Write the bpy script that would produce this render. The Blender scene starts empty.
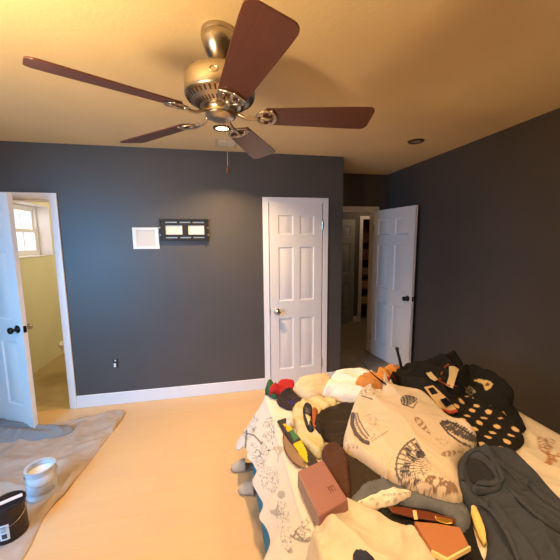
import bpy, bmesh, math, random
import numpy as np
from mathutils import Vector, Matrix
from mathutils.geometry import delaunay_2d_cdt
R = math.radians
scene = bpy.context.scene
col = scene.collection

# ------------------------------------------------------------------ camera
CAM_P = (0.0, -3.2625, 1.6517); YAW, PITCH, ROLL, FPX = 0.1948, 0.1273, -0.0083, 309.05
_f = np.array([math.sin(YAW)*math.cos(PITCH), math.cos(YAW)*math.cos(PITCH), -math.sin(PITCH)])
_r = np.array([math.cos(YAW), -math.sin(YAW), 0.0]); _u = np.cross(_r, _f)
_r, _u = _r*math.cos(ROLL)+_u*math.sin(ROLL), _u*math.cos(ROLL)-_r*math.sin(ROLL)
cd = bpy.data.cameras.new('camera'); cam = bpy.data.objects.new('camera', cd); col.objects.link(cam)
cam.matrix_world = Matrix(((_r[0], _u[0], -_f[0], CAM_P[0]), (_r[1], _u[1], -_f[1], CAM_P[1]), (_r[2], _u[2], -_f[2], CAM_P[2]), (0, 0, 0, 1)))
cd.sensor_width = 36; cd.sensor_fit = 'HORIZONTAL'; cd.lens = FPX*36/560; cd.clip_start = 0.02
scene.camera = cam
C0 = np.array(CAM_P)
def ray(px, py): return _f+_r*(px-280)/FPX-_u*(py-280)/FPX
def at(px, py, z):                       # point of the place seen at a pixel, at height z
    d = ray(px, py); return C0+d*(z-C0[2])/d[2]
def atY(px, py, Y):
    d = ray(px, py); return C0+d*(Y-C0[1])/d[1]
def proj(P):
    d = np.asarray(P, float)-C0; z = d@_f
    return 280+FPX*(d@_r)/z, 280-FPX*(d@_u)/z

# ------------------------------------------------------------------ sky, lights, exposure
w = bpy.data.worlds.new('sky'); scene.world = w; w.use_nodes = True
bg = w.node_tree.nodes['Background']; bg.inputs[0].default_value = (1.0, 0.93, 0.97, 1); bg.inputs[1].default_value = 1.1
def area(name, loc, target, sx, sy, power, color, spread=180, shape='RECTANGLE'):
    l = bpy.data.lights.new(name, 'AREA'); l.shape = shape; l.size = sx; l.size_y = sy; l.energy = power; l.color = color; l.spread = R(spread)
    o = bpy.data.objects.new(name, l); col.objects.link(o); o.location = loc
    o.rotation_euler = (Vector(target)-Vector(loc)).to_track_quat('-Z', 'Y').to_euler(); return o
area('window_daylight', (-2.32, -2.75, 1.45), (-1.0, -.4, .7), 1.2, 1.3, 40, (0.10, 0.50, 1.0), 100)
area('bathroom_window_daylight', (-2.75, 1.27, 1.9), (-1.5, 1.27, 1.2), 1.3, 1.0, 9, (1.0, 0.95, 0.98))
WARM = (1.0, 0.66, 0.32)
LAMPS = [(0.06, -0.65, 23), (0.06, -3.0, 15), (1.30, -2.9, 10)]  # first is the visible downlight; the other two are unseen, added for warmth
scene.view_settings.view_transform = 'Standard'; scene.view_settings.look = 'None'
scene.view_settings.exposure = 0.28; scene.view_settings.gamma = 1.0; scene.view_settings.use_curve_mapping = False

# ------------------------------------------------------------------ helpers
def lin(c):
    c = [x/255 for x in c]
    return tuple(((x+0.055)/1.055)**2.4 if x > 0.04045 else x/12.92 for x in c)
_mats = {}
def mat(name, rgb, rough=0.6, metal=0.0, noise=0.0, nscale=20, bump=0.0, bscale=60, emit=None, estr=1, attr=None, coat=0, transm=0, sheen=0):
    if name in _mats: return _mats[name]
    m = bpy.data.materials.new(name); m.use_nodes = True; nt = m.node_tree; b = nt.nodes['Principled BSDF']
    c = lin(rgb)+(1,); b.inputs['Base Color'].default_value = c
    b.inputs['Roughness'].default_value = rough; b.inputs['Metallic'].default_value = metal
    b.inputs['Coat Weight'].default_value = coat; b.inputs['Transmission Weight'].default_value = transm
    if sheen: b.inputs['Sheen Weight'].default_value = sheen
    tc = nt.nodes.new('ShaderNodeTexCoord')
    src = None
    if attr:
        a = nt.nodes.new('ShaderNodeAttribute'); a.attribute_name = attr; src = a.outputs['Color']
    if noise:
        n = nt.nodes.new('ShaderNodeTexNoise'); n.inputs['Scale'].default_value = nscale; n.inputs['Detail'].default_value = 4
        nt.links.new(tc.outputs['Object'], n.inputs['Vector'])
        mr = nt.nodes.new('ShaderNodeMapRange'); mr.inputs[1].default_value = 0.3; mr.inputs[2].default_value = 0.7
        mr.inputs[3].default_value = 1-noise; mr.inputs[4].default_value = 1+noise
        nt.links.new(n.outputs['Fac'], mr.inputs[0])
        mx = nt.nodes.new('ShaderNodeVectorMath'); mx.operation = 'SCALE'
        if src: nt.links.new(src, mx.inputs[0])
        else: mx.inputs[0].default_value = c[:3]
        nt.links.new(mr.outputs[0], mx.inputs['Scale']); src = mx.outputs[0]
    if src: nt.links.new(src, b.inputs['Base Color'])
    if bump:
        n = nt.nodes.new('ShaderNodeTexNoise'); n.inputs['Scale'].default_value = bscale; n.inputs['Detail'].default_value = 3
        nt.links.new(tc.outputs['Object'], n.inputs['Vector'])
        bp = nt.nodes.new('ShaderNodeBump'); bp.inputs['Strength'].default_value = bump; bp.inputs['Distance'].default_value = 0.01
        nt.links.new(n.outputs['Fac'], bp.inputs['Height']); nt.links.new(bp.outputs[0], b.inputs['Normal'])
    if emit:
        b.inputs['Emission Color'].default_value = lin(emit)+(1,); b.inputs['Emission Strength'].default_value = estr
    _mats[name] = m; return m

def wrinkle(m, sc=9, st=.55, dist=.02):
    nt = m.node_tree; b = nt.nodes['Principled BSDF']; tc = nt.nodes.new('ShaderNodeTexCoord'); mp = nt.nodes.new('ShaderNodeMapping'); mp.inputs['Scale'].default_value = (1, 2.2, 1); mp.inputs['Rotation'].default_value = (0, 0, .7)
    n = nt.nodes.new('ShaderNodeTexNoise'); n.noise_type = 'RIDGED_MULTIFRACTAL'; n.inputs['Scale'].default_value = sc; n.inputs['Detail'].default_value = 2.5; n.inputs['Distortion'].default_value = .6
    bp = nt.nodes.new('ShaderNodeBump'); bp.inputs['Strength'].default_value = st; bp.inputs['Distance'].default_value = dist
    nt.links.new(tc.outputs['Object'], mp.inputs[0]); nt.links.new(mp.outputs[0], n.inputs['Vector']); nt.links.new(n.outputs[0], bp.inputs['Height'])
    l = b.inputs['Normal'].links
    if l: nt.links.new(l[0].from_socket, bp.inputs['Normal'])
    nt.links.new(bp.outputs[0], b.inputs['Normal']); return m
def link(name, me, m=None, parent=None, smooth=False):
    o = bpy.data.objects.new(name, me); col.objects.link(o)
    if m: me.materials.append(m)
    if parent: o.parent = parent
    if smooth:
        for p in me.polygons: p.use_smooth = True
    return o
def obj(name, bm, m, parent=None, smooth=False, bevel=0, auto=None):
    bmesh.ops.recalc_face_normals(bm, faces=bm.faces)
    me = bpy.data.meshes.new(name); bm.to_mesh(me); bm.free()
    o = link(name, me, m, parent, smooth)
    if bevel:
        b = o.modifiers.new('bevel', 'BEVEL'); b.width = bevel; b.segments = 2; b.limit_method = 'ANGLE'; b.angle_limit = R(40)
    if auto:
        me.set_sharp_from_angle(angle=R(auto))
    return o
def tag(o, label=None, cat=None, group=None, kind=None):
    if label: o['label'] = label
    if cat: o['category'] = cat
    if group: o['group'] = group
    if kind: o['kind'] = kind
    return o
def empty(name, loc=(0, 0, 0), rz=0, label=None, cat=None, group=None, kind=None):
    o = bpy.data.objects.new(name, None); col.objects.link(o); o.location = loc; o.rotation_euler = (0, 0, rz); o.empty_display_size = .05
    return tag(o, label, cat, group, kind)
def box(bm, x0, x1, y0, y1, z0, z1, M=None):
    vs = [bm.verts.new((x, y, z)) for x in (x0, x1) for y in (y0, y1) for z in (z0, z1)]
    for f in ((0, 1, 3, 2), (4, 6, 7, 5), (0, 4, 5, 1), (2, 3, 7, 6), (0, 2, 6, 4), (1, 5, 7, 3)): bm.faces.new([vs[i] for i in f])
    if M: bmesh.ops.transform(bm, matrix=M, verts=vs)
    return vs
def boxes(*bs):
    bm = bmesh.new()
    for b in bs: box(bm, *b)
    return bm
def lathe(bm, prof, seg=32, M=None, a0=0, a1=2*math.pi):
    rings = []
    full = abs(a1-a0-2*math.pi) < 1e-6
    n = seg if full else seg+1
    for r, z in prof:
        if r < 1e-6: rings.append([bm.verts.new((0, 0, z))])
        else: rings.append([bm.verts.new((r*math.cos(a0+(a1-a0)*i/seg), r*math.sin(a0+(a1-a0)*i/seg), z)) for i in range(n)])
    for A, B in zip(rings, rings[1:]):
        for i in range(seg):
            j = (i+1) % n
            if len(A) == 1 and len(B) == 1: continue
            if len(A) == 1: bm.faces.new((A[0], B[i], B[j]))
            elif len(B) == 1: bm.faces.new((A[i], A[j], B[0]))
            else: bm.faces.new((A[i], A[j], B[j], B[i]))
    if M: bmesh.ops.transform(bm, matrix=M, verts=[v for r in rings for v in r])
def tube(bm, pts, rad, seg=10, flat=1.0):
    pts = [Vector(p) for p in pts]; n = len(pts)
    rads = rad if isinstance(rad, (list, tuple)) else [rad]*n
    rings = []; up = Vector((0, 0, 1)); prev = None
    for i, p in enumerate(pts):
        t = (pts[min(i+1, n-1)]-pts[max(i-1, 0)]).normalized()
        s = t.cross(up if abs(t.z) < .95 else Vector((1, 0, 0))).normalized() if prev is None else (prev-t*prev.dot(t)).normalized()
        prev = s; q = s.cross(t)
        rings.append([bm.verts.new(p+s*math.cos(2*math.pi*k/seg)*rads[i]+q*math.sin(2*math.pi*k/seg)*rads[i]*flat) for k in range(seg)])
    for A, B in zip(rings, rings[1:]):
        for k in range(seg): bm.faces.new((A[k], A[(k+1) % seg], B[(k+1) % seg], B[k]))
    bm.faces.new(rings[0][::-1]); bm.faces.new(rings[-1])
def prism(bm, pts, z0, z1):
    a = [bm.verts.new((x, y, z0)) for x, y in pts]; b = [bm.verts.new((x, y, z1)) for x, y in pts]; n = len(pts)
    bm.faces.new(a[::-1]); bm.faces.new(b)
    for i in range(n): bm.faces.new((a[i], a[(i+1) % n], b[(i+1) % n], b[i]))

# ------------------------------------------------------------------ materials of the room
M_wall = mat('charcoal_wall_paint', (79, 75, 73), rough=0.46, noise=.05, nscale=2.5, bump=.12, bscale=90)
M_ceil = mat('ceiling_paint', (228, 206, 158), rough=.85, noise=.03, nscale=2, bump=.1, bscale=60)
M_trim = mat('white_trim_paint', (232, 228, 228), rough=.4)
M_door = mat('white_door_paint', (232, 228, 226), rough=.42, bump=.04, bscale=30)
M_bathwall = mat('yellow_bath_paint', (232, 225, 190), rough=.6, noise=.03, nscale=3)
M_bathfloor = mat('bath_floor_vinyl', (186, 162, 116), rough=.45, noise=.08, nscale=6)
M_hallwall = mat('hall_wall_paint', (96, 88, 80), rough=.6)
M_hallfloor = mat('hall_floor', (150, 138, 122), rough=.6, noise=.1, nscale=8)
M_nickel = mat('brushed_nickel', (188, 178, 164), rough=.28, metal=1, bump=.03, bscale=200)
M_dark = mat('oiled_dark_metal', (60, 52, 48), rough=.35, metal=1)
def floor_mat():
    m = bpy.data.materials.new('beige_laminate'); m.use_nodes = True; nt = m.node_tree; b = nt.nodes['Principled BSDF']
    tc = nt.nodes.new('ShaderNodeTexCoord'); br = nt.nodes.new('ShaderNodeTexBrick')
    br.inputs['Scale'].default_value = 1; br.inputs['Brick Width'].default_value = 1.2; br.inputs['Row Height'].default_value = .16
    br.inputs['Mortar Size'].default_value = .0015; br.offset = .4
    br.inputs['Color1'].default_value = lin((224, 186, 138))+(1,); br.inputs['Color2'].default_value = lin((221, 182, 134))+(1,); br.inputs['Mortar'].default_value = lin((217, 177, 129))+(1,)
    n = nt.nodes.new('ShaderNodeTexNoise'); n.inputs['Scale'].default_value = 3; n.inputs['Detail'].default_value = 6
    mp = nt.nodes.new('ShaderNodeMapping'); mp.inputs['Scale'].default_value = (1, 8, 1)
    mix = nt.nodes.new('ShaderNodeMix'); mix.data_type = 'RGBA'; mix.blend_type = 'MULTIPLY'; mix.inputs['Factor'].default_value = .12
    nt.links.new(tc.outputs['Object'], br.inputs['Vector']); nt.links.new(tc.outputs['Object'], mp.inputs['Vector']); nt.links.new(mp.outputs[0], n.inputs['Vector'])
    nt.links.new(br.outputs['Color'], mix.inputs[6]); nt.links.new(n.outputs['Color'], mix.inputs[7]); nt.links.new(mix.outputs[2], b.inputs['Base Color'])
    b.inputs['Roughness'].default_value = .42
    return m
M_floor = floor_mat()

# ------------------------------------------------------------------ room shell
H = 2.538; XL, XR = -2.35, 2.3265; XC = 1.3528; YH = .785; YB = -4.2; T = .12
def struct(name, bm, m, parent=None, **k):
    o = obj(name, bm, m, parent, **k)
    if not parent: o['kind'] = 'structure'
    return o
BX0, BX1, BZ = -2.24, -1.500, 2.045       # bathroom opening
CX0, CX1, CZ = .523, 1.122, 2.04          # closet opening
struct('floor', boxes((XL-.22, XR+T, YB-T, .0, -.1, 0)), M_floor)
struct('floor_bathroom', boxes((XL-.22, -.2, .0, 2.7, -.1, 0)), M_bathfloor)
struct('floor_closet', boxes((-.2, XC, .0, .9, -.1, 0)), M_floor)
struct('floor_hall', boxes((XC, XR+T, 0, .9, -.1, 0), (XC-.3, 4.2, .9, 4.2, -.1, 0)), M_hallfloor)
struct('ceiling', boxes((XL-.22, 4.2, YB-T, 4.2, H, H+.1)), M_ceil)
struct('wall_back', boxes((XL, BX0, 0, T, 0, H), (BX0, BX1, 0, T, BZ, H), (BX1, CX0, 0, T, 0, H), (CX0, CX1, 0, T, CZ, H), (CX1, XC, 0, T, 0, H)), M_wall)
struct('wall_alcove_side', boxes((XC-T, XC, T, YH+T, 0, H)), M_wall)
HX0, HX1 = 1.42, 2.15
struct('wall_alcove', boxes((XC, HX0, YH, YH+T, 0, H), (HX0, HX1, YH, YH+T, 2.045, H), (HX1, XR+T, YH, YH+T, 0, H)), M_wall)
struct('wall_right', boxes((XR, XR+T, YB, YH, 0, H)), M_wall)
struct('wall_behind', boxes((XL, XR+T, YB-T, YB, 0, H)), M_wall)
# left wall with bedroom window opening and the bathroom window opening
WY0, WY1, WZ0, WZ1 = -3.45, -2.05, .75, 2.15
VY0, VY1, VZ0, VZ1 = .82, 1.77, 1.465, 2.155
XW = XL-.22
struct('wall_left', boxes((XW, XL, YB, WY0, 0, H), (XW, XL, WY0, WY1, 0, WZ0), (XW, XL, WY0, WY1, WZ1, H), (XW, XL, WY1, T*.5, 0, H)), M_wall)
struct('wall_bathroom_left', boxes((XW, XL, T*.5, VY0, 0, H), (XW, XL, VY0, VY1, 0, VZ0), (XW, XL, VY0, VY1, VZ1, H), (XW, XL, VY1, 2.7, 0, H)), M_bathwall)
struct('wall_bathroom_inner', boxes((XL, BX0-.0, T, T+.01, 0, H), (BX1, -.32, T, T+.01, 0, H), (BX0, BX1, T, T+.01, BZ, H), (-.32, -.2, T, 2.7, 0, H), (XL, -.2, 2.6, 2.7, 0, H)), M_bathwall)
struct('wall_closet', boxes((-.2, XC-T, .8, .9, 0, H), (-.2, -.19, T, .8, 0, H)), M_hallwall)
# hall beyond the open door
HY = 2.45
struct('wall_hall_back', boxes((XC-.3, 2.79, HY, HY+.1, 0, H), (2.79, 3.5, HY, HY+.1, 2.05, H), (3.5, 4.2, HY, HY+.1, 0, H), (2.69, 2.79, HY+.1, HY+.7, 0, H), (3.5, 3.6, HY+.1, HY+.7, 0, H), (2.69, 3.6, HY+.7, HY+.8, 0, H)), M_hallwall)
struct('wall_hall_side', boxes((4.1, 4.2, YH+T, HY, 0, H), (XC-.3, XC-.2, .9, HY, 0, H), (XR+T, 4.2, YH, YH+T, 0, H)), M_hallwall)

# windows
def window(name, Xf, y0, y1, z0, z1, muntins):
    t = empty(name, (Xf, (y0+y1)/2, z0), kind='structure')
    bm = bmesh.new(); f = .045; L = (y1-y0)/2; hh = z1-z0
    def b(*a): box(bm, *a)
    b(-.03, .03, -L, -L+f, 0, hh); b(-.03, .03, L-f, L, 0, hh); b(-.03, .03, -L+f, L-f, 0, f); b(-.03, .03, -L+f, L-f, hh-f, hh)
    obj('window_frame', bm, M_trim, t, bevel=.004)
    for k, (a, c, dx) in enumerate(((f, hh/2+.02, .012), (hh/2-.02, hh-f, -.012))):
        bm = bmesh.new(); g = .035; l = L-f
        box(bm, dx-.011, dx+.011, -l, -l+g, a, c); box(bm, dx-.011, dx+.011, l-g, l, a, c); box(bm, dx-.011, dx+.011, -l+g, l-g, a, a+g); box(bm, dx-.011, dx+.011, -l+g, l-g, c-g, c)
        for q in range(1, muntins+1):
            yy = -l+2*l*q/(muntins+1); box(bm, dx-.006, dx+.006, yy-.008, yy+.008, a+g, c-g)
        obj('sash', bm, M_trim, t)
        bm = boxes((dx-.002, dx+.002, -l+g, l-g, a+g, c-g))
        gl = bpy.data.materials.get('window_glass')
        if not gl:
            gl = bpy.data.materials.new('window_glass'); gl.use_nodes = True; nt = gl.node_tree; nt.nodes.remove(nt.nodes['Principled BSDF'])
            tr = nt.nodes.new('ShaderNodeBsdfTransparent'); gs = nt.nodes.new('ShaderNodeBsdfGlossy'); gs.inputs['Roughness'].default_value = .02
            ms = nt.nodes.new('ShaderNodeMixShader'); ms.inputs[0].default_value = .06
            nt.links.new(tr.outputs[0], ms.inputs[1]); nt.links.new(gs.outputs[0], ms.inputs[2]); nt.links.new(ms.outputs[0], nt.nodes['Material Output'].inputs[0])
        obj('pane', bm, gl, t)
    return t
window('window_1', XW+.035, VY0, VY1, VZ0, VZ1, 2)
window('window_2', XW+.04, WY0, WY1, WZ0, WZ1, 1)
struct('trim_7', boxes((XW+.07, XL+.012, VY0-.0, VY1, VZ0-.001, VZ0+.012), (XW+.07, XL+.005, VY1-.008, VY1, VZ0+.012, VZ1), (XW+.07, XL+.005, VY0, VY1-.008, VZ1-.008, VZ1)), M_trim, bevel=.003)

# door casings
def casing(name, x0, x1, z, yf, depth, jd=T, right=True, left=True):
    w = .06
    bm = bmesh.new()
    if left: box(bm, x0-w, x0, yf-depth, yf, 0, z+w)
    if right: box(bm, x1, x1+w, yf-depth, yf, 0, z+w)
    box(bm, x0 if left else x0-.06, x1, yf-depth, yf, z, z+w)
    if left: box(bm, x0-.001, x0+.012, yf, yf+jd, 0, z)
    if right: box(bm, x1-.012, x1+.001, yf, yf+jd, 0, z)
    box(bm, x0, x1, yf, yf+jd, z-.012, z+.001)
    return struct(name, bm, M_trim, bevel=.004)
casing('trim_1', BX0, BX1, BZ-.005, 0, .018)
casing('trim_2', CX0, CX1, CZ, 0, .018)
casing('trim_3', HX0, HX1, 2.045, YH, .018)
BBH, BT = .128, .016
def baseboard(name, *bs):
    struct(name, boxes(*bs), M_trim, bevel=.006)
baseboard('baseboard_back', (BX1+.06, CX0-.06, -BT, 0, 0, BBH), (CX1+.06, XC+BT, -BT, 0, 0, BBH))
baseboard('baseboard_alcove', (XC, XC+BT, 0, YH, 0, BBH))
baseboard('baseboard_right', (XR-BT, XR, YB, YH-.02, 0, BBH))
baseboard('baseboard_left', (XL, XL+BT, YB, -.02, 0, BBH))
baseboard('baseboard_bathroom', (XL, XL+.012, T+.01, 2.6, 0, .0))if False else None

# six panel doors
ZP = [(.22, .80), (.99, 1.57), (1.70, 1.90)]
def door_mesh(W, HT=2.03, th=.035):
    bm = bmesh.new(); st = .095*W/.61 if W < .65 else .095; mid = .07 if W < .65 else .10
    xs = [0, st, W/2-mid/2, W/2+mid/2, W-st, W]; zs = [0]+[z for p in ZP for z in p]+[HT]
    for side in (-1, 1):
        y = side*th/2
        def q(pts): bm.faces.new([bm.verts.new(p) for p in (pts if side < 0 else pts[::-1])])
        for i in range(5):
            for j in range(7):
                x0, x1, z0, z1 = xs[i], xs[i+1], zs[j], zs[j+1]
                if i in (1, 3) and j in (1, 3, 5):
                    r = [(x0, x1, z0, z1, 0)]; e = 0
                    for inset, dep in ((.010, .009), (.022, .009), (.040, .002)):
                        r.append((x0+inset, x1-inset, z0+inset, z1-inset, dep))
                    for A, B in zip(r, r[1:]):
                        ya, yb = y-side*A[4], y-side*B[4]
                        ca = [(A[0], ya, A[2]), (A[1], ya, A[2]), (A[1], ya, A[3]), (A[0], ya, A[3])]
                        cb = [(B[0], yb, B[2]), (B[1], yb, B[2]), (B[1], yb, B[3]), (B[0], yb, B[3])]
                        for k in range(4): q([ca[k], ca[(k+1) % 4], cb[(k+1) % 4], cb[k]])
                    B = r[-1]; yb = y-side*B[4]; q([(B[0], yb, B[2]), (B[1], yb, B[2]), (B[1], yb, B[3]), (B[0], yb, B[3])])
                else: q([(x0, y, z0), (x1, y, z0), (x1, y, z1), (x0, y, z1)])
    t = th/2
    for P in ([(0, -t, 0), (0, t, 0), (0, t, HT), (0, -t, HT)], [(W, -t, 0), (W, -t, HT), (W, t, HT), (W, t, 0)], [(0, -t, HT), (0, t, HT), (W, t, HT), (W, -t, HT)], [(0, -t, 0), (W, -t, 0), (W, t, 0), (0, t, 0)]):
        bm.faces.new([bm.verts.new(p) for p in P])
    bmesh.ops.remove_doubles(bm, verts=bm.verts, dist=1e-5)
    return bm
def knob(parent, x, z, side, m, rose=True):
    bm = bmesh.new(); Mx = Matrix.Translation((x, side*.0175, z)) @ Matrix.Rotation(-side*math.pi/2, 4, 'X')
    lathe(bm, [(0, 0), (.032, 0), (.034, .006), (.026, .010), (.012, .014), (.011, .032), (.018, .038), (.027, .048), (.029, .056), (.025, .066), (.012, .071), (0, .071)], 24, Mx)
    return obj('door_knob', bm, m, parent, smooth=True)
def door(name, loc, ang, W, m_near, m_far, knobx, knobz=.90, hinges=0, hinge_side=-1):
    o = struct(name, door_mesh(W), M_door, auto=25)
    o.location = loc; o.rotation_euler = (0, 0, ang)
    a = knob(o, knobx, knobz, -1, m_near); b = knob(o, knobx, knobz, 1, m_far)
    ex = W if knobx > W/2 else 0
    bm = boxes((ex-.002, ex+.002, -.012, .012, knobz-.028, knobz+.028), (ex-.006, ex+.008, -.006, .006, knobz-.008, knobz+.008))
    obj('latch', bm, m_near, o)
    for hz in (.25, 1.80):
        bm = bmesh.new(); hx = -.004 if knobx > W/2 else W+.004
        lathe(bm, [(0, hz-.045), (.006, hz-.045), (.006, hz+.045), (0, hz+.045)], 10, Matrix.Translation((hx, hinge_side*.02, 0)))
        box(bm, hx-.002 if hx > 0 else hx-.012, hx+.012 if hx > 0 else hx+.002, hinge_side*.02-.001, hinge_side*.02+.001, hz-.045, hz+.045)
        obj('hinge', bm, M_nickel, o)
    return o
# closet door, hinged on its right side and a crack open
W1 = .578
door('door_1', (CX1-.014-W1*math.cos(R(3.2)), -.004-W1*math.sin(R(3.2)), .012), R(3.2), W1, M_nickel, M_nickel, .065, .88)
# hall door swung open along the right wall
a3 = 1.4187
d2 = door('door_2', (2.140, .746, .012), -a3, .76, M_dark, M_dark, .70, .93)
# bathroom door, half open on its left hinges
ab = R(31)
door('door_3', (-2.222, -.012, .012), -ab, .712, M_dark, M_nickel, .652, .92)

# hall things: shelves in the linen closet, casing, pale door
struct('trim_4', boxes((2.72, 2.79, HY-.02, HY, 0, 2.11), (3.5, 3.56, HY-.02, HY, 0, 2.11), (2.79, 3.5, HY-.02, HY, 2.05, 2.11)), M_trim, bevel=.004)
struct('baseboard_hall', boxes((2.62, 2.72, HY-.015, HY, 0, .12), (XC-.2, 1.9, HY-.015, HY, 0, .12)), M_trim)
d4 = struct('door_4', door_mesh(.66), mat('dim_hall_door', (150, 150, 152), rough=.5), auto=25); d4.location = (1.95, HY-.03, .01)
sh = empty('linen_shelves', (2.80, HY+.12, 0), label='brown wooden linen shelves in the dark hallway closet beyond the open door', cat='shelving')
M_brown = mat('brown_shelf_wood', (104, 64, 42), rough=.6, noise=.15, nscale=10)
obj('back_panel', boxes((0, .69, .5, .515, 0, 2.0)), M_brown, sh)
for k, z in enumerate((.30, .62, .92, 1.25, 1.6)):
    obj('shelf', boxes((0, .69, .02, .5, z, z+.03)), M_brown, sh)
lt = [('beige folded towel on the lower linen shelf', (190, 160, 120), .33, .14), ('tan folded blanket on the middle linen shelf', (170, 130, 92), .65, .16),
      ('pale folded sheet on the linen shelf at knob height', (150, 116, 88), .95, .12), ('reddish brown folded cloth on the upper linen shelf', (110, 60, 44), 1.28, .18)]
for l, c, z, h in lt:
    bm = bmesh.new(); n = 3
    for q in range(n): box(bm, 2.84+.006*q, 3.20-.006*q, HY+.17, HY+.55, z+.001+h/n*q, z+h/n*(q+1)-.006)
    tag(obj('folded_linen', bm, mat('linen_'+str(z), c, rough=.9), bevel=.012), l, 'linen', 'folded linen in the hall closet')

def lamp(name, loc, power, color, r=.08):
    l = bpy.data.lights.new(name, 'POINT'); l.energy = power; l.color = color; l.shadow_soft_size = r
    o = bpy.data.objects.new(name, l); col.objects.link(o); o.location = loc
lamp('bathroom_fill', (-1.1, 1.5, 2.3), 17, (1.0, .95, .84))  # added fill that brightens the bathroom, not a known fixture
lamp('added_uplighter_fill', (-.95, -2.72, 1.795), 150, (1.0, .69, .37), .10)  # added unseen source that lifts the ceiling brightness
lamp('hall_fill', (3.0, 1.7, 2.3), 6.0, (1.0, .74, .5))  # added fill for the dark hall, no fixture there
# ------------------------------------------------------------------ ceiling lights, vent, wall fittings
M_lens = mat('lit_lens', (255, 225, 170), emit=(255, 214, 150), estr=9)
M_lensoff = mat('unlit_lens', (150, 140, 130), rough=.3)
M_ring = mat('bronze_trim_ring', (92, 66, 44), rough=.4, metal=.6)
def downlight(x, y, power, label, lit=True):
    t = empty('recessed_light', (x, y, H), label=label, cat='ceiling light', group='recessed ceiling lights')
    bm = bmesh.new(); lathe(bm, [(.050, -.001), (.050, -.010), (.060, -.012), (.070, -.006), (.072, -.0005)], 32)
    obj('trim_ring', bm, M_ring, t, smooth=True)
    bm = bmesh.new(); lathe(bm, [(0, -.007), (.035, -.007), (.051, -.005), (.051, -.0005), (0, -.0005)], 24)
    obj('lens', bm, M_lens if lit else M_lensoff, t)
    if lit:
        l = bpy.data.lights.new('downlight_lamp', 'AREA'); l.shape = 'DISK'; l.size = .11; l.energy = power; l.color = WARM; l.spread = R(125)
        o = bpy.data.objects.new('downlight_lamp', l); col.objects.link(o); o.parent = t; o.location = (0, 0, -.03)
for (x, y, p_), lb in zip(LAMPS, ('lit recessed ceiling light between the fan and the back wall', 'added unseen recessed ceiling light behind the camera, nearest the fan',
                       'added unseen recessed ceiling light over the head of the bed')):  # last two are added out of view for more warm light
    downlight(x, y, p_, lb)
downlight(1.793, -.614, 0, 'unlit bronze-ringed recessed ceiling light near the hallway alcove', False)

fl = empty('added_uplighter', (-.95, -2.72, 0), label='unseen black uplighter added to brighten the ceiling, on the floor to the left of the viewer', cat='lamp')  # invented uplighter out of view, holds the added ceiling light
bm = bmesh.new(); lathe(bm, [(0, 0), (.14, 0), (.14, .012), (.02, .03), (0, .03)], 32); obj('base', bm, mat('black_steel', (34, 31, 30), rough=.45, metal=.3), fl, smooth=True, auto=40)
bm = bmesh.new(); lathe(bm, [(.012, .028), (.012, 1.70)], 16); obj('pole', bm, mat('black_steel', (34, 31, 30)), fl, smooth=True)
bm = bmesh.new(); lathe(bm, [(0, 1.70), (.04, 1.71), (.10, 1.76), (.15, 1.84), (.147, 1.84), (.097, 1.765), (.04, 1.716), (0, 1.706)], 36); obj('lamp_shade', bm, mat('black_steel', (34, 31, 30)), fl, smooth=True)
v = empty('ceiling_vent', (.10, -.28, H), label='pale square ceiling vent between the recessed light and the back wall', cat='vent')
M_vent = mat('vent_paint', (206, 190, 160), rough=.7)
obj('vent_frame', boxes((-.10, .10, -.13, -.105, -.006, -.0003), (-.10, .10, .105, .13, -.006, -.0003), (-.10, -.075, -.105, .105, -.006, -.0003), (.075, .10, -.105, .105, -.006, -.0003)), M_vent, v, bevel=.002)
bm = bmesh.new()
for k in range(9): box(bm, -.075, .075, -.1+k*.0235, -.088+k*.0235, -.0045, -.0003)
obj('louvre', bm, mat('vent_louvre_paint', (214, 200, 172), rough=.7), v)

M_black = mat('black_steel', (34, 31, 30), rough=.45, metal=.3)
tv = empty('tv_wall_mount', (-.325, 0, 1.763), label='black steel television bracket screwed to the grey back wall', cat='wall mount')
bm = bmesh.new(); hw, hh = .235, .108
def plate(bm, x0, x1, z0, z1, holes, y0, y1):
    xs = sorted({x0, x1, *[h[0] for h in holes], *[h[1] for h in holes]}); zs = sorted({z0, z1, *[h[2] for h in holes], *[h[3] for h in holes]})
    for a, b in zip(xs, xs[1:]):
        for c, d in zip(zs, zs[1:]):
            if not any(h[0] <= (a+b)/2 <= h[1] and h[2] <= (c+d)/2 <= h[3] for h in holes): box(bm, a, b, y0, y1, c, d)
holes = [(-.18, -.02, -.045, .045), (.035, .19, -.045, .045)]
for zc in (-.075, .075):
    for a, b in ((-.18, -.07), (-.045, .06), (.08, .19)): holes.append((a, b, zc-.006, zc+.006))
plate(bm, -hw, hw, -hh, hh, holes, -.022, -.014)
box(bm, -hw, hw, -.034, -.022, hh-.014, hh); box(bm, -hw, hw, -.034, -.022, -hh, -hh+.014)
box(bm, -hw, -hw+.012, -.03, -.002, -hh, hh); box(bm, hw-.012, hw, -.03, -.002, -hh, hh)
obj('bracket_plate', bm, M_black, tv)
obj('backing', boxes((-.2, .205, -.012, -.001, -.085, .085)), mat('unpainted_white_patch', (236, 226, 208), rough=.7), tv)
for sx in (-hw+.006, hw-.006):
    for sz in (-.05, .02):
        bm = bmesh.new(); lathe(bm, [(0, 0), (.007, 0), (.007, .005), (0, .006)], 10, Matrix.Translation((sx, -.03, sz)) @ Matrix.Rotation(math.pi/2, 4, 'X'))
        obj('bolt', bm, M_nickel, tv)
wb = empty('recessed_wall_box', (-.693, 0, 1.683), label='white square cable box frame on the grey wall left of the bracket', cat='wall box')
bm = bmesh.new(); a, b = .122, .105
plate(bm, -a, a, -b, b, [(-.085, .085, -.078, .078)], -.012, -.0005)
obj('frame', bm, mat('white_plastic', (240, 234, 224), rough=.4), wb, bevel=.003)
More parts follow.
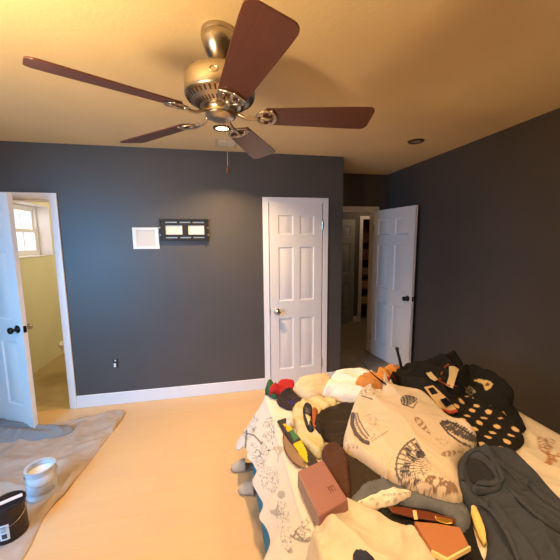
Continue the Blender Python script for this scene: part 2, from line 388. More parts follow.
bm = boxes((-.085, .085, -.0035, -.0006, -.078, .078), (-.085, -.078, -.008, -.0035, -.078, .078), (.05, .066, -.008, -.0035, .0, .05))
obj('recess', bm, mat('cream_plastic', (222, 212, 196), rough=.5), wb)
so = empty('wall_socket', (-1.055, 0, .437), label='small dark open electrical box with a white fitting low on the grey wall', cat='socket')
obj('box_body', boxes((-.022, .022, -.006, -.0005, -.045, .045)), mat('socket_dark', (30, 27, 26), rough=.6), so, bevel=.002)
obj('receptacle', boxes((-.018, .002, -.014, -.006, -.04, .0), (-.010, .006, -.012, -.006, .02, .035)), mat('white_plastic', (240, 234, 224)), so, bevel=.002)
bm = bmesh.new(); lathe(bm, [(0, 0), (.006, 0), (.006, .006), (0, .012)], 10, Matrix.Translation((-.124, -.0005, 1.601)) @ Matrix.Rotation(math.pi/2, 4, 'X'))
tag(obj('screw', bm, M_black), 'tiny dark screw in the wall below the bracket corner', 'screw')

# ------------------------------------------------------------------ ceiling fan
FX, FY = .030, -1.798
fan = empty('ceiling_fan', (FX, FY, H), label='brushed nickel ceiling fan with five dark brown wooden blades', cat='ceiling fan')
bm = bmesh.new(); lathe(bm, [(0, 0), (.072, 0), (.074, -.012), (.071, -.02), (.075, -.026), (.072, -.045), (.058, -.085), (.040, -.108), (.030, -.118), (.022, -.122), (0, -.122)], 40)
obj('canopy', bm, M_nickel, fan, smooth=True, auto=50)
bm = bmesh.new(); lathe(bm, [(.013, -.11), (.013, -.18), (.026, -.182), (.026, -.19)], 16); obj('downrod', bm, M_nickel, fan, smooth=True)
bm = bmesh.new(); lathe(bm, [(0, -.155), (.05, -.157), (.105, -.165), (.138, -.178), (.149, -.192), (.151, -.205), (.151, -.262), (.147, -.270), (.118, -.292), (.085, -.306), (.075, -.308), (0, -.308)], 56)
mo = obj('motor_housing', bm, M_nickel, fan, smooth=True, auto=50)
M_slot = mat('vent_slot_dark', (60, 40, 26), rough=.6)
bm = bmesh.new()
for k in range(40):
    a = 2*math.pi*k/40; c, s = math.cos(a), math.sin(a); d = Vector((-s, c, 0)); P0 = Vector((c*.143, s*.143, -.2745)); P1 = Vector((c*.090, s*.090, -.3055))
    n = Vector((0, 0, -.0015))
    vs = [bm.verts.new(p) for p in (P0-d*.004+n, P0+d*.004+n, P1+d*.0025+n, P1-d*.0025+n)]
    vb = [bm.verts.new(v.co-2*n) for v in vs]
    bm.faces.new(vs); bm.faces.new(vb[::-1])
    for i in range(4): bm.faces.new((vs[i], vs[(i+1) % 4], vb[(i+1) % 4], vb[i]))
obj('vent_slots', bm, M_slot, mo)
bm = bmesh.new(); a = R(-100)
Mx = Matrix.Translation((math.cos(a)*.1505, math.sin(a)*.1505, -.222)) @ Matrix.Rotation(a, 4, 'Z') @ Matrix.Rotation(math.pi/2, 4, 'Y')
lathe(bm, [(0, .0), (.012, .0), (.014, .002), (.019, .003), (.021, .0)], 20, Mx @ Matrix.Diagonal((.62, 1, 1, 1)))
obj('emblem', bm, M_nickel, mo, smooth=True)
bm = bmesh.new(); lathe(bm, [(.07, -.305), (.072, -.312), (.066, -.320), (.064, -.335), (.067, -.339), (.064, -.346), (.050, -.354), (.03, -.359), (.012, -.361), (0, -.361)], 40)
obj('switch_housing', bm, M_nickel, fan, smooth=True, auto=45)
def wood_blade():
    m = bpy.data.materials.new('dark_walnut_blade'); m.use_nodes = True; nt = m.node_tree; b = nt.nodes['Principled BSDF']
    tc = nt.nodes.new('ShaderNodeTexCoord'); mp = nt.nodes.new('ShaderNodeMapping'); mp.inputs['Scale'].default_value = (3, 60, 10)
    n = nt.nodes.new('ShaderNodeTexNoise'); n.inputs['Scale'].default_value = 2; n.inputs['Detail'].default_value = 5
    cr = nt.nodes.new('ShaderNodeValToRGB'); cr.color_ramp.elements[0].color = lin((74, 42, 34))+(1,); cr.color_ramp.elements[1].color = lin((98, 58, 46))+(1,)
    nt.links.new(tc.outputs['Object'], mp.inputs[0]); nt.links.new(mp.outputs[0], n.inputs[0]); nt.links.new(n.outputs[0], cr.inputs[0]); nt.links.new(cr.outputs[0], b.inputs[0])
    b.inputs['Roughness'].default_value = .38; return m
M_blade = wood_blade()
BZ_ = -.340; PIT = R(-13.5); TIP = .674
for k in range(5):
    a = R(208.6-72*k)
    Mb = Matrix.Rotation(a, 4, 'Z') @ Matrix.Translation((0, 0, BZ_)) @ Matrix.Rotation(PIT, 4, 'X')
    bm = bmesh.new(); n = 10; pts = []
    def hw_(x): t = (x-.195)/(TIP-.195); return .055+.021*min(1, t*1.2)
    r = .03
    for i in range(n+1): x = .20+(TIP-r-.20)*i/n; pts.append((x, -hw_(x)))
    hwt = hw_(TIP)
    for i in range(1, 6): q = -math.pi/2+math.pi/2*i/5; pts.append((TIP-r+r*math.cos(q), -hwt+r+r*math.sin(q)))
    for i in range(0, 6): q = math.pi/2*i/5; pts.append((TIP-r+r*math.cos(q), hwt-r+r*math.sin(q)))
    for i in range(n, -1, -1): x = .20+(TIP-r-.20)*i/n; pts.append((x, hw_(x)))
    pts.append((.188, .036)); pts.append((.184, 0)); pts.append((.188, -.036))
    prism(bm, pts, -.003, .003); bl = obj('fan_blade', bm, M_blade, fan, bevel=.0015); bl.matrix_local = Mb
    # blade iron: arm from the hub, open oval medallion, curved end plate
    bm = bmesh.new()
    tube(bm, [(.060, 0, .016), (.085, 0, .002), (.115, 0, -.012), (.15, 0, -.010), (.17, 0, -.008)], [.011, .010, .009, .010, .013], 10, .7)
    def ring(cx, rx, ry, z, rad, nseg=28):
        P = [(cx+rx*math.cos(2*math.pi*i/nseg), ry*math.sin(2*math.pi*i/nseg), z) for i in range(nseg+1)]; tube(bm, P, rad, 8, .6)
    ring(.200, .042, .046, -.008, .0075)
    tube(bm, [(.165, 0, -.008), (.20, .0, -.012), (.238, 0, -.008)], [.007, .010, .006], 8, .6)
    P = [(.236-.030*abs(math.sin(q))**1.5*0-.018*(q/1.0)**2, .052*q, -.007) for q in np.linspace(-1, 1, 13)]; tube(bm, P, .009, 8, .55)
    for sx, sy in ((.215, .03), (.215, -.03), (.235, 0)): lathe(bm, [(0, -.014), (.005, -.013), (.006, -.008)], 10, Matrix.Translation((sx, sy, 0)))
    ir = obj('blade_iron', bm, M_nickel, fan, smooth=True); ir.matrix_local = Mb
bm = bmesh.new(); rnd = random.Random(3)
cx_, cy_ = .022, -.030
tube(bm, [(cx_, cy_, -.36), (cx_, cy_, -.560)], .0012, 6)
for k in range(66): lathe(bm, [(0, -.0018), (.0018, 0), (0, .0018)], 6, Matrix.Translation((cx_, cy_, -.365-.003*k)))
ch = obj('pull_chain', bm, M_nickel, fan)
bm = bmesh.new(); lathe(bm, [(0, -.558), (.003, -.560), (.0065, -.572), (.0065, -.585), (.003, -.590), (0, -.590)], 12, Matrix.Translation((cx_, cy_, 0)))
obj('pull_fob', bm, mat('fob_wood', (96, 56, 34), rough=.4), ch, smooth=True)

# ------------------------------------------------------------------ bathroom toilet (a sliver shows past the jamb)
to = empty('toilet', (-1.92, .93, 0), label='white toilet just inside the bathroom, mostly hidden behind the door casing', cat='toilet')
M_cer = mat('white_ceramic', (240, 236, 226), rough=.12)
bm = bmesh.new(); lathe(bm, [(0, 0), (.11, 0), (.10, .05), (.085, .16), (.12, .28), (.18, .38), (.185, .40), (.15, .40), (.12, .33), (.05, .26), (0, .25)], 28, Matrix.Translation((.16, 0, 0)) @ Matrix.Diagonal((1.25, 1, 1, 1)))
obj('bowl', bm, M_cer, to, smooth=True)
bm = bmesh.new(); lathe(bm, [(.12, .402), (.185, .402), (.188, .415), (.16, .425), (.12, .418), (.12, .402)], 28, Matrix.Translation((.16, 0, 0)) @ Matrix.Diagonal((1.25, 1, 1, 1)))
obj('seat', bm, M_cer, to, smooth=True)
obj('tank', boxes((.40, .58, -.21, .21, .40, .76)), M_cer, to, bevel=.02)
obj('tank_lid', boxes((.39, .59, -.22, .22, .761, .795)), M_cer, to, bevel=.01)

# ------------------------------------------------------------------ bed
BX, BXR, BYF, BYH = .30, 1.80, -1.22, -3.24
bed = empty('bed', ((BX+BXR)/2, (BYF+BYH)/2, 0), label='low bed with a teal base under the shell-print bedspread and heaped clothes', cat='bed')
bx, by = (BX+BXR)/2, (BYF+BYH)/2
bm = boxes((.19-bx, BXR-bx, BYH-by, -1.17-by, .012, .33)); obj('bed_base', bm, mat('teal_fabric', (24, 128, 150), rough=.8, noise=.1, nscale=15, bump=.2, bscale=200), bed, bevel=.02)
bm = boxes((BX-bx+.01, BXR-bx-.01, BYH-by+.01, BYF-by-.01, .332, .565)); obj('mattress', bm, mat('mattress_white', (225, 215, 200), rough=.9), bed, bevel=.04)
for sx in (BX-bx+.08, BXR-bx-.08):
    for sy in (BYH-by+.08, BYF-by-.08):
        bm = bmesh.new(); lathe(bm, [(0, 0), (.02, 0), (.025, .06), (0, .06)], 12, Matrix.Translation((sx, sy, 0))); obj('leg', bm, M_black, bed)

SPREADC = (224, 212, 198)
# ---- height field of everything lying on the bed
RES = .008; GX0, GX1, GY0, GY1 = .0, 2.3, -3.3, -.9
NX, NY = int((GX1-GX0)/RES)+1, int((GY1-GY0)/RES)+1
gx, gy = np.meshgrid(GX0+np.arange(NX)*RES, GY0+np.arange(NY)*RES, indexing='ij')
BEDTOP = .578
def rr_dist(x, y):                        # distance outside the bed rectangle
    dx = np.maximum(np.maximum(BX+.04-x, x-(BXR-.04)), 0); dy = np.maximum(np.maximum(BYH-y, y-(BYF-.04)), 0); return np.hypot(dx, dy)
_d = rr_dist(gx, gy)
HF = np.where(_d < .05, BEDTOP-_d**2*3, BEDTOP-.02-(_d-.05)*1.6); HF = np.maximum(HF, .3)
def blur(A, r):
    n = max(1, int(r/RES)); 
    for _ in range(2):
        k = np.ones(2*n+1)/(2*n+1)
        P = np.pad(A, ((n, n), (0, 0)), 'edge'); cs = np.cumsum(np.vstack([np.zeros((1, P.shape[1])), P]), 0); A = (cs[2*n+1:]-cs[:-2*n-1])/(2*n+1)
        P = np.pad(A, ((0, 0), (n, n)), 'edge'); cs = np.cumsum(np.hstack([np.zeros((P.shape[0], 1)), P]), 1); A = (cs[:, 2*n+1:]-cs[:, :-2*n-1])/(2*n+1)
    return A
def samp(A, x, y):
    fx = np.clip((np.asarray(x)-GX0)/RES, 0, NX-1.001); fy = np.clip((np.asarray(y)-GY0)/RES, 0, NY-1.001)
    i, j = fx.astype(int), fy.astype(int); u, v_ = fx-i, fy-j
    return A[i, j]*(1-u)*(1-v_)+A[i+1, j]*u*(1-v_)+A[i, j+1]*(1-u)*v_+A[i+1, j+1]*u*v_
def vnoise(x, y, seed=0):
    x = np.asarray(x, float); y = np.asarray(y, float); i, j = np.floor(x), np.floor(y); u, v_ = x-i, y-j; u = u*u*(3-2*u); v_ = v_*v_*(3-2*v_)
    h = lambda a, b: np.modf(np.abs(np.sin(a*127.1+b*311.7+seed*74.7)*43758.5453))[0]
    return h(i, j)*(1-u)*(1-v_)+h(i+1, j)*u*(1-v_)+h(i, j+1)*(1-u)*v_+h(i+1, j+1)*u*v_
def folds(x, y, ang, fr, seed, warp=.6):
    c, s = math.cos(ang), math.sin(ang); a = x*c+y*s; b = -x*s+y*c
    wv = (vnoise(x*6, y*6, seed)-.5)*warp; t = (a+wv*.12)*fr+vnoise(b*3, a*2, seed+5)*1.5
    ridge = 1-np.abs(np.mod(t, 1)*2-1); ridge = ridge**1.6
    a2 = x*math.cos(ang+.9)+y*math.sin(ang+.9); t2 = (a2+(vnoise(x*8, y*8, seed+20)-.5)*.10)*fr*1.9+vnoise(x*4, y*4, seed+21)*2
    r2 = (1-np.abs(np.mod(t2, 1)*2-1))**2
    return ridge*(.35+.65*vnoise(x*5+3, y*5, seed+9))+.38*r2*vnoise(x*7, y*7, seed+13)+.2*vnoise(x*22, y*22, seed+2)-.3
def smooth_poly(P, it=2):
    P = np.array(P, float)
    for _ in range(it):
        Q = np.roll(P, -1, 0); P = np.stack([.75*P+.25*Q, .25*P+.75*Q], 1).reshape(-1, P.shape[1])
    return P
def inpoly(x, y, P):
    r = np.zeros(np.shape(x), bool); n = len(P)
    for i in range(n):
        x0, y0 = P[i]; x1, y1 = P[(i+1) % n]
        if y0 == y1: continue
        c = ((y0 > y) != (y1 > y)); r ^= c & (x < (x1-x0)*(y-y0)/(y1-y0)+x0)
    return r
def dpoly(x, y, P):
    d = np.full(np.shape(x), 1e9); n = len(P)
    for i in range(n):
        a = P[i]; e = P[(i+1) % n]-a; L = e@e+1e-12
        t = np.clip(((x-a[0])*e[0]+(y-a[1])*e[1])/L, 0, 1); d = np.minimum(d, np.hypot(x-a[0]-t*e[0], y-a[1]-t*e[1]))
    return d
def resample(P, s):
    out = []
    for i in range(len(P)):
        a, b = P[i], P[(i+1) % len(P)]; n = max(1, int(np.hypot(*(b-a))/s)); out += [a+(b-a)*k/n for k in range(n)]
    return np.array(out)
def mesh_from(name, xy, tris, top, bot, rgb=None):
    """closed sheet: top and bottom surfaces joined along the outline"""
    n = len(xy); V = np.vstack([np.c_[xy, top], np.c_[xy, bot]])
    from collections import Counter
    ec = {}
    F = []
    for a, b, c in tris:
        if (xy[b][0]-xy[a][0])*(xy[c][1]-xy[a][1])-(xy[b][1]-xy[a][1])*(xy[c][0]-xy[a][0]) < 0: b, c = c, b
        F.append((a, b, c)); F.append((a+n, c+n, b+n))
        for e in ((a, b), (b, c), (c, a)): ec[e] = 1
    for (a, b) in list(ec):
        if (b, a) not in ec: F.append((b, a, a+n, b+n))
    me = bpy.data.meshes.new(name); me.from_pydata(V.tolist(), [], F); me.update()
    if rgb is not None:
        at_ = me.color_attributes.new('print', 'FLOAT_COLOR', 'POINT'); cc = np.ones((2*n, 4), np.float32); cc[:n, :3] = rgb; cc[n:, :3] = rgb
        at_.data.foreach_set('color', cc.ravel())
    return me
def linarr(c): return np.array(lin(c))
LIMX, LIMY = BXR+.03, BYF+.03
SOLID = ('jacket', 'comforter', 'sweatshirt', 'blanket', 'sandal', 'sock')
def cloth(name, label, cat, px, t, m, edge=.025, bl=.03, fold=.0, ang=0., fr=14, seed=1, dome=0., sp=.011, paint=None, it=2, parent=None, group=None, drop=.0, base_h=None):
    """a garment lying on whatever is already heaped on the bed"""
    global HF
    if not dome and name not in SOLID: t *= .6; edge = max(edge*.55, .008); fold *= 1.2; it = min(it, 1); bl *= .8
    if name in SOLID: sp = min(sp, .008)
    hs = np.maximum(blur(HF, bl), HF)+.0025-drop
    P = smooth_poly(px, it); W = []; EX = []
    for q in P:
        z = .65
        for _ in range(14):
            w_ = at(q[0], q[1], z); zz = float(samp(hs, w_[0], w_[1]))+t*.3; z = .5*z+.5*zz
        w_ = at(q[0], q[1], z); d_ = ray(q[0], q[1])
        k_ = (w_[1]-C0[1])/d_[1]; k_ = min(k_, (LIMY-C0[1])/d_[1], (LIMX-C0[0])/d_[0] if d_[0] > 0 else 1e9)
        w2 = C0+d_*k_; ex = 0.0
        if w2[2] > w_[2]+.002: ex = max(0, w2[2]-float(samp(hs, w2[0], w2[1]))-t*.75-max(fold, 0)*.35-dome*.3)
        EX.append((w2[0], w2[1], min(ex, .16))); W.append(w2[:2])
    EXn = len(EX); EXa = []
    for i in range(EXn):
        a_, b_ = EX[i], EX[(i+1) % EXn]; n_ = max(1, int(math.hypot(b_[0]-a_[0], b_[1]-a_[1])/.02))
        EXa += [tuple(a_[m]+(b_[m]-a_[m])*k/n_ for m in range(3)) for k in range(n_)]
    EXa = [e_ for e_ in EXa if e_[2] > .003]
    W = resample(np.array(W), sp)
    x0, y0 = W.min(0); x1, y1 = W.max(0)
    X, Y = np.meshgrid(np.arange(x0, x1, sp), np.arange(y0, y1, sp)); X = X+(np.arange(X.shape[0])[:, None] % 2)*sp*.5
    X, Y = X.ravel(), Y.ravel(); k = inpoly(X, Y, W); X, Y = X[k], Y[k]; k = dpoly(X, Y, W) > sp*.5; X, Y = X[k], Y[k]
    pts = [Vector(w_) for w_ in W]+[Vector((a, b)) for a, b in zip(X, Y)]
    nb = len(W)
    r_ = delaunay_2d_cdt(pts, [(i, (i+1) % nb) for i in range(nb)], [], 1, 1e-6)
    xy = np.array([tuple(v_) for v_ in r_[0]]); tris = [tuple(f) for f in r_[2] if len(f) == 3]
    def top(x, y):
        d = dpoly(x, y, W); e = np.clip(d/edge, 0, 1); pr = np.sqrt(np.maximum(1-(1-e)**2, 0))
        h = samp(hs, x, y)+t*pr
        if EXa:
            xe = np.zeros(np.shape(x))
            for a_, b_, c_ in EXa: xe = np.maximum(xe, c_*np.exp(-((x-a_)**2+(y-b_)**2)/.10**2))
            h = h+xe
        if dome: D = max(edge, .02)*4; q = np.clip(d/(dome_w), 0, 1); h = h+dome*np.sin(q*math.pi/2)
        if fold: h = h+fold*folds(x, y, ang, fr, seed)*e
        return np.maximum(h, samp(HF, x, y)+.0015)
    dome_w = .12
    if dome:
        dmax = dpoly(xy[:, 0], xy[:, 1], W).max(); dome_w = max(dmax, .02)
    tp = top(xy[:, 0], xy[:, 1]); bt = np.minimum(samp(HF, xy[:, 0], xy[:, 1])+.0008, tp-.0006) if not drop else tp-.003
    rgb = None
    if paint is not None:
        u_, v_ = proj(np.c_[xy, tp]); rgb = paint(u_, v_, xy[:, 0], xy[:, 1])
    me = mesh_from(name, xy, tris, tp, bt, rgb)
    o = link(name, me, m, parent, smooth=True)
    k = inpoly(gx, gy, W)
    HF[k] = np.maximum(HF[k], top(gx[k], gy[k]))
    if parent is None: tag(o, label, cat, group)
    elif label: o['label'] = label
    return o

# ---- printed pattern: shells and coral inked in navy and brown
def seg_d(u, v, a, b):
    e = np.array(b, float)-np.array(a, float); L = e@e+1e-9; t = np.clip(((u-a[0])*e[0]+(v-a[1])*e[1])/L, 0, 1); return np.hypot(u-a[0]-t*e[0], v-a[1]-t*e[1])
NAVY = (44, 44, 66); INKB = (128, 84, 58); GREYI = (120, 112, 108)
class Print:
    def __init__(s, base): s.base = base; s.ops = []
    def add(s, f, c): s.ops.append((f, linarr(c))); return s
    def __call__(s, u, v, x, y):
        rgb = np.tile(linarr(s.base), (len(u), 1))
        for f, c in s.ops:
            a = np.clip(f(u, v), 0, 1)[:, None]; rgb = rgb*(1-a)+c*a
        return rgb
def scallop(cx, cy, Rr, d, spread, nr=9, k=1.0):
    d = R(d); spread = R(spread)
    def f(u, v):
        dx, dy = u-cx, v-cy; r = np.hypot(dx, dy); th = np.mod(np.arctan2(dy, dx)-d+math.pi, 2*math.pi)-math.pi
        Re = Rr*(.86+.14*np.cos(th*1.2)); ins = (np.abs(th) < spread) & (r < Re)
        rib = np.abs(np.mod(th/spread*nr/2+.5, 1)-.5)*2; ph = vnoise(r*.28, th*6, 4)
        ink = ((rib < .32)*.75+((rib > .45) & (ph > .56) & (r > .45*Rr))*.95)*(r > .15*Rr)
        rings = np.abs(np.mod(r/Rr*4.2+.3*vnoise(th*4, r*.1, 2), 1)-.5) < .07
        out = (np.abs(r-Re) < 1.0) & (np.abs(th) < spread)
        return k*np.maximum(ins*np.maximum(ink, rings*.5), out*.85)
    return f
def conch(cx, cy, a, b, ang, n=9, k=1.0):
    c, s = math.cos(R(ang)), math.sin(R(ang))
    def f(u, v):
        x = (u-cx)*c+(v-cy)*s; y = -(u-cx)*s+(v-cy)*c; bb = b*(1-.45*(x/a)); e = (x/a)**2+(y/np.maximum(bb, .1))**2
        st = np.abs(np.mod((x+.25*y*y/b)/a*n/2, 1)-.5) < .24; ln = np.abs(np.mod(y/b*2.5+x/a, 1)-.5) < .1
        return k*np.where(e < 1, np.maximum(st*.95*(vnoise(u*.35, v*.35, 3) > .22), ln*.7), 0)+k*(np.abs(e-1) < .16)*.8
    return f
def sketch(cx, cy, a, b, ang, seed, k=.6):
    c, s = math.cos(R(ang)), math.sin(R(ang))
    def f(u, v):
        x = (u-cx)*c+(v-cy)*s; y = -(u-cx)*s+(v-cy)*c; e = (x/a)**2+(y/b)**2
        n1 = vnoise(x*.45, y*.18, seed); l = np.abs(np.mod(n1*4+y/b*1.0, 1)-.5) < .13
        return k*(l & (e < 1) & (vnoise(u*.2, v*.2, seed+3) > .32))
    return f
def coral(cx, cy, L, ang, seed, wd=.8, k=.8):
    rn = random.Random(seed); S = []
    def br(x, y, a, l, n):
        x2, y2 = x+l*math.cos(a), y+l*math.sin(a); S.append(((x, y), (x2, y2)))
        if n:
            for q in (-.55, .1, .6): 
                if rn.random() < .85: br(x2, y2, a+q+rn.uniform(-.2, .2), l*.72, n-1)
    br(cx, cy, R(ang), L, 3)
    def f(u, v):
        o = np.zeros(len(u)); k_ = (np.abs(u-cx) < L*4) & (np.abs(v-cy) < L*4)
        for a, b in S: o[k_] = np.maximum(o[k_], (seg_d(u[k_], v[k_], a, b) < wd)*k)
        return o
    return f
def line(P, wd=.7, k=.8):
    def f(u, v):
        o = np.zeros(len(u))
        for a, b in zip(P, P[1:]): o = np.maximum(o, (seg_d(u, v, a, b) < wd)*k)
        return o
    return f
def patch(P, k=1):
    P = np.array(P, float); return lambda u, v: inpoly(u, v, P)*float(k)
def oval(cx, cy, a, b, ang=0, k=1.):
    c, s = math.cos(R(ang)), math.sin(R(ang)); return lambda u, v: ((((u-cx)*c+(v-cy)*s)/a)**2+((-(u-cx)*s+(v-cy)*c)/b)**2 < 1)*float(k)

pr = Print(SPREADC)
pr.add(sketch(268, 437, 7, 20, 8, 3, .8), (70, 66, 64)).add(sketch(251, 428, 6, 14, 25, 5, .8), GREYI).add(line([(237, 440), (243, 432), (255, 436), (262, 444)], .8), (80, 72, 70))
pr.add(line([(243, 412), (237, 425), (232, 440)], .9), (120, 110, 100)).add(line([(247, 431), (246, 448)], .9), (80, 74, 70))
pr.add(oval(282, 495, 4, 4, 0, .55), GREYI).add(coral(279, 503, 5, 100, 5, .7, .5), GREYI).add(sketch(285, 525, 7, 28, -8, 11, .8), (120, 116, 112))
pr.add(scallop(308, 515, 27, 105, 26, 7, .8), (70, 72, 74)).add(sketch(271, 475, 8, 18, -10, 8, .7), GREYI).add(sketch(257, 455, 6, 14, -30, 18, .7), GREYI)
pr.add(coral(278, 462, 6, -80, 9, .6, .5), (150, 130, 90)).add(sketch(262, 470, 4, 22, -12, 28, .7), GREYI).add(oval(291, 551, 2.5, 3, 0, .6), GREYI)
pr.add(conch(547, 420, 9, 4, 12, 7, .9), (110, 60, 30)).add(coral(545, 448, 7, 60, 3, .9, .8), (170, 96, 40)).add(scallop(556, 440, 18, 150, 40, 7, .8), (150, 80, 36)).add(oval(558, 412, 4, 3, 0, .8), (120, 60, 30))
M_print = mat('printed_cotton', SPREADC, rough=.85, attr='print', bump=.15, bscale=250); wrinkle(M_print, 5, .35)

# bedspread: top sheet plus a skirt hanging over the left side and the foot
def bedspread():
    ins = .05
    # outline path along top rim: from head-left, along left side to foot-left corner, along foot to right corner, along right side to head
    cr = .05; path = []
    x0, x1, y0, y1 = BX-.012, BXR+.012, BYH, BYF+.012
    n = 340
    for i in range(n+1): path.append((x0, y0+(y1-cr-y0)*i/n, -1, 0))
    for i in range(1, 12): a = math.pi-math.pi/2*i/12; path.append((x0+cr+cr*math.cos(a), y1-cr+cr*math.sin(a), math.cos(a), math.sin(a)))
    n = 180
    for i in range(n+1): path.append((x0+cr+(x1-cr-x0-cr)*i/n, y1, 0, 1))
    for i in range(1, 12): a = math.pi/2-math.pi/2*i/12; path.append((x1-cr+cr*math.cos(a), y1-cr+cr*math.sin(a), math.cos(a), math.sin(a)))
    n = 60
    for i in range(n+1): path.append((x1, y1-cr-(y1-cr-y0)*i/n, 1, 0))
    path = np.array(path); N = len(path)
    s = np.r_[0, np.cumsum(np.hypot(*np.diff(path[:, :2], axis=0).T))]
    V = []; K = 80; IN = 8
    corner = s[340+6]
    rows = []
    for j in range(IN+K+1):
        if j < IN:
            q = (IN-j)/IN*.0+(1-j/IN)*.05; rx = path[:, 0]-path[:, 2]*q; ry = path[:, 1]-path[:, 3]*q
            z = BEDTOP+.004-.012*(j/IN)**2*np.ones(N)
        else:
            tt = (j-IN)/K
            drop = np.where(s < corner, .175+.185*np.exp(-((s-corner)/.19)**2), .36)
            drop = np.where(s > corner+1.4, .22, drop)
            flare = np.where(s < corner, .125, .07)+.095*np.exp(-((s-corner)/.20)**2)+.008*np.sin(s*9)
            off = flare*tt**1.15+.015*tt*np.sin(s*22+2*np.sin(s*5))+.010*tt*np.abs(np.sin(s*13+1+2*np.sin(s*3)))*np.where(s < corner, 1, .5)+.003*tt*np.sin(s*61+1)+.006*np.sin(tt*3)
            off = np.where(s > corner+1.4, .02*tt, off)
            off = off+.008*(vnoise(s*14, tt*5+s*0, 3)-.3)*tt
            rx = path[:, 0]+path[:, 2]*np.maximum(off, .004); ry = path[:, 1]+path[:, 3]*np.maximum(off, .004)
            z = BEDTOP-.008-drop*tt+.006*np.sin(s*18)*tt
        rows.append(np.c_[rx, ry, z])
    # top interior: grid of columns between left rim and right rim
    inner = rows[0][:, :2]
    W = resample(np.vstack([inner, [[x1-.05, y0]], [[x0+.05, y0]]]), .02)
    sp = .010
    sp = .008; X, Y = np.meshgrid(np.arange(x0+.05, x1-.05, sp), np.arange(y0, y1-.05, sp)); X, Y = X.ravel(), Y.ravel()
    nb = len(inner); vis = [Vector(p) for p in inner]
    k = dpoly(X, Y, np.vstack([inner])) > .006; X, Y = X[k], Y[k]; k = inpoly(X, Y, inner); X, Y = X[k], Y[k]
    r_ = delaunay_2d_cdt(vis+[Vector((a, b)) for a, b in zip(X, Y)], [(i, (i+1) % nb) for i in range(nb)], [], 1, 1e-7)
    xy = np.array([tuple(v_) for v_ in r_[0]]); zt = BEDTOP+.004+.012*np.clip(dpoly(xy[:, 0], xy[:, 1], inner)/.08, 0, 1)*folds(xy[:, 0], xy[:, 1], .5, 5, 4)
    Vt = np.c_[xy, zt]; F = []
    for f in r_[2]:
        a, b, c = f
        if (xy[b][0]-xy[a][0])*(xy[c][1]-xy[a][1])-(xy[b][1]-xy[a][1])*(xy[c][0]-xy[a][0]) < 0: b, c = c, b
        F.append((a, b, c))
    base = len(Vt); Vs = np.vstack(rows)
    for j in range(IN+K):
        for i in range(N-1):
            a = base+j*N+i; F.append((a, a+N, a+N+1, a+1))
    Va = np.vstack([Vt, Vs]); me = bpy.data.meshes.new('bedspread'); me.from_pydata(Va.tolist(), [], F); me.update()
    u_, v_ = proj(Va); rgb = pr(u_, v_, Va[:, 0], Va[:, 1]); cc = np.ones((len(Va), 4), np.float32); cc[:, :3] = rgb
    me.color_attributes.new('print', 'FLOAT_COLOR', 'POINT').data.foreach_set('color', cc.ravel())
    bm = bmesh.new(); bm.from_mesh(me); bmesh.ops.remove_doubles(bm, verts=bm.verts, dist=5e-4); bmesh.ops.recalc_face_normals(bm, faces=bm.faces); bm.to_mesh(me); bm.free()
    o = link('bedspread', me, M_print, smooth=True)
    so_ = o.modifiers.new('thick', 'SOLIDIFY'); so_.thickness = .004; so_.offset = 1
    tag(o, 'cream bedspread with grey shell print hanging over the left side of the bed', 'bedspread')
bedspread()
HF = np.where(_d < .05, np.maximum(HF, BEDTOP+.018), HF)

def fab(n, c, r=.9, **k):
    new = n not in _mats; m = mat(n, c, rough=r, noise=.06, nscale=14, bump=.25, bscale=160, **k)
    return wrinkle(m) if new else m
F_black = fab('black_cotton', (17, 13, 12)); F_black2 = fab('black_jersey', (15, 12, 11))
# --- far-left corner
cloth('patterned_cloth', 'green patterned cloth scrap at the far left corner of the bed', 'cloth', [(264, 389), (268, 387), (274, 391), (279, 395), (276, 399), (268, 395)], .015, fab('green_cloth', (44, 96, 60)), fold=.004)
cloth('shirt', 'red folded shirt at the far left corner of the bed', 'shirt', [(267, 389), (277, 386), (293, 386), (295, 391), (284, 397), (275, 394)], .015, fab('red_cloth', (176, 34, 36)), fold=.006, ang=1)
cushion = cloth('pillow', 'small cream pillow lying flat in front of the white closet door', 'pillow', [(290, 389), (303, 383), (325, 379), (332, 384), (330, 394), (314, 400), (301, 397)], .03, fab('cream_pillowcase', (220, 196, 162)), fold=.008, dome=.03, edge=.03)
cloth('shorts', 'dark navy shorts with a small blue mark beside the red shirt', 'shorts', [(275, 403), (280, 392), (290, 386), (294, 391), (301, 398), (308, 401), (300, 406), (291, 411)], .02,
      mat('navy_shorts', (44, 34, 42), rough=.9, attr='print', bump=.2, bscale=160), fold=.012, ang=.6, paint=Print((44, 32, 38)).add(oval(291, 402, 2.6, 1.8, -20), (40, 40, 130)), sp=.006)
cloth('comforter', 'fluffy white comforter bunched behind the shell-print pillow', 'comforter', [(323, 389), (328, 380), (341, 374), (352, 376), (366, 375), (382, 380), (396, 386), (394, 396), (372, 399), (350, 400), (332, 396), (322, 392)], .075,
      fab('white_fluff', (244, 238, 234)), fold=.035, ang=.9, fr=9, edge=.06, seed=6)
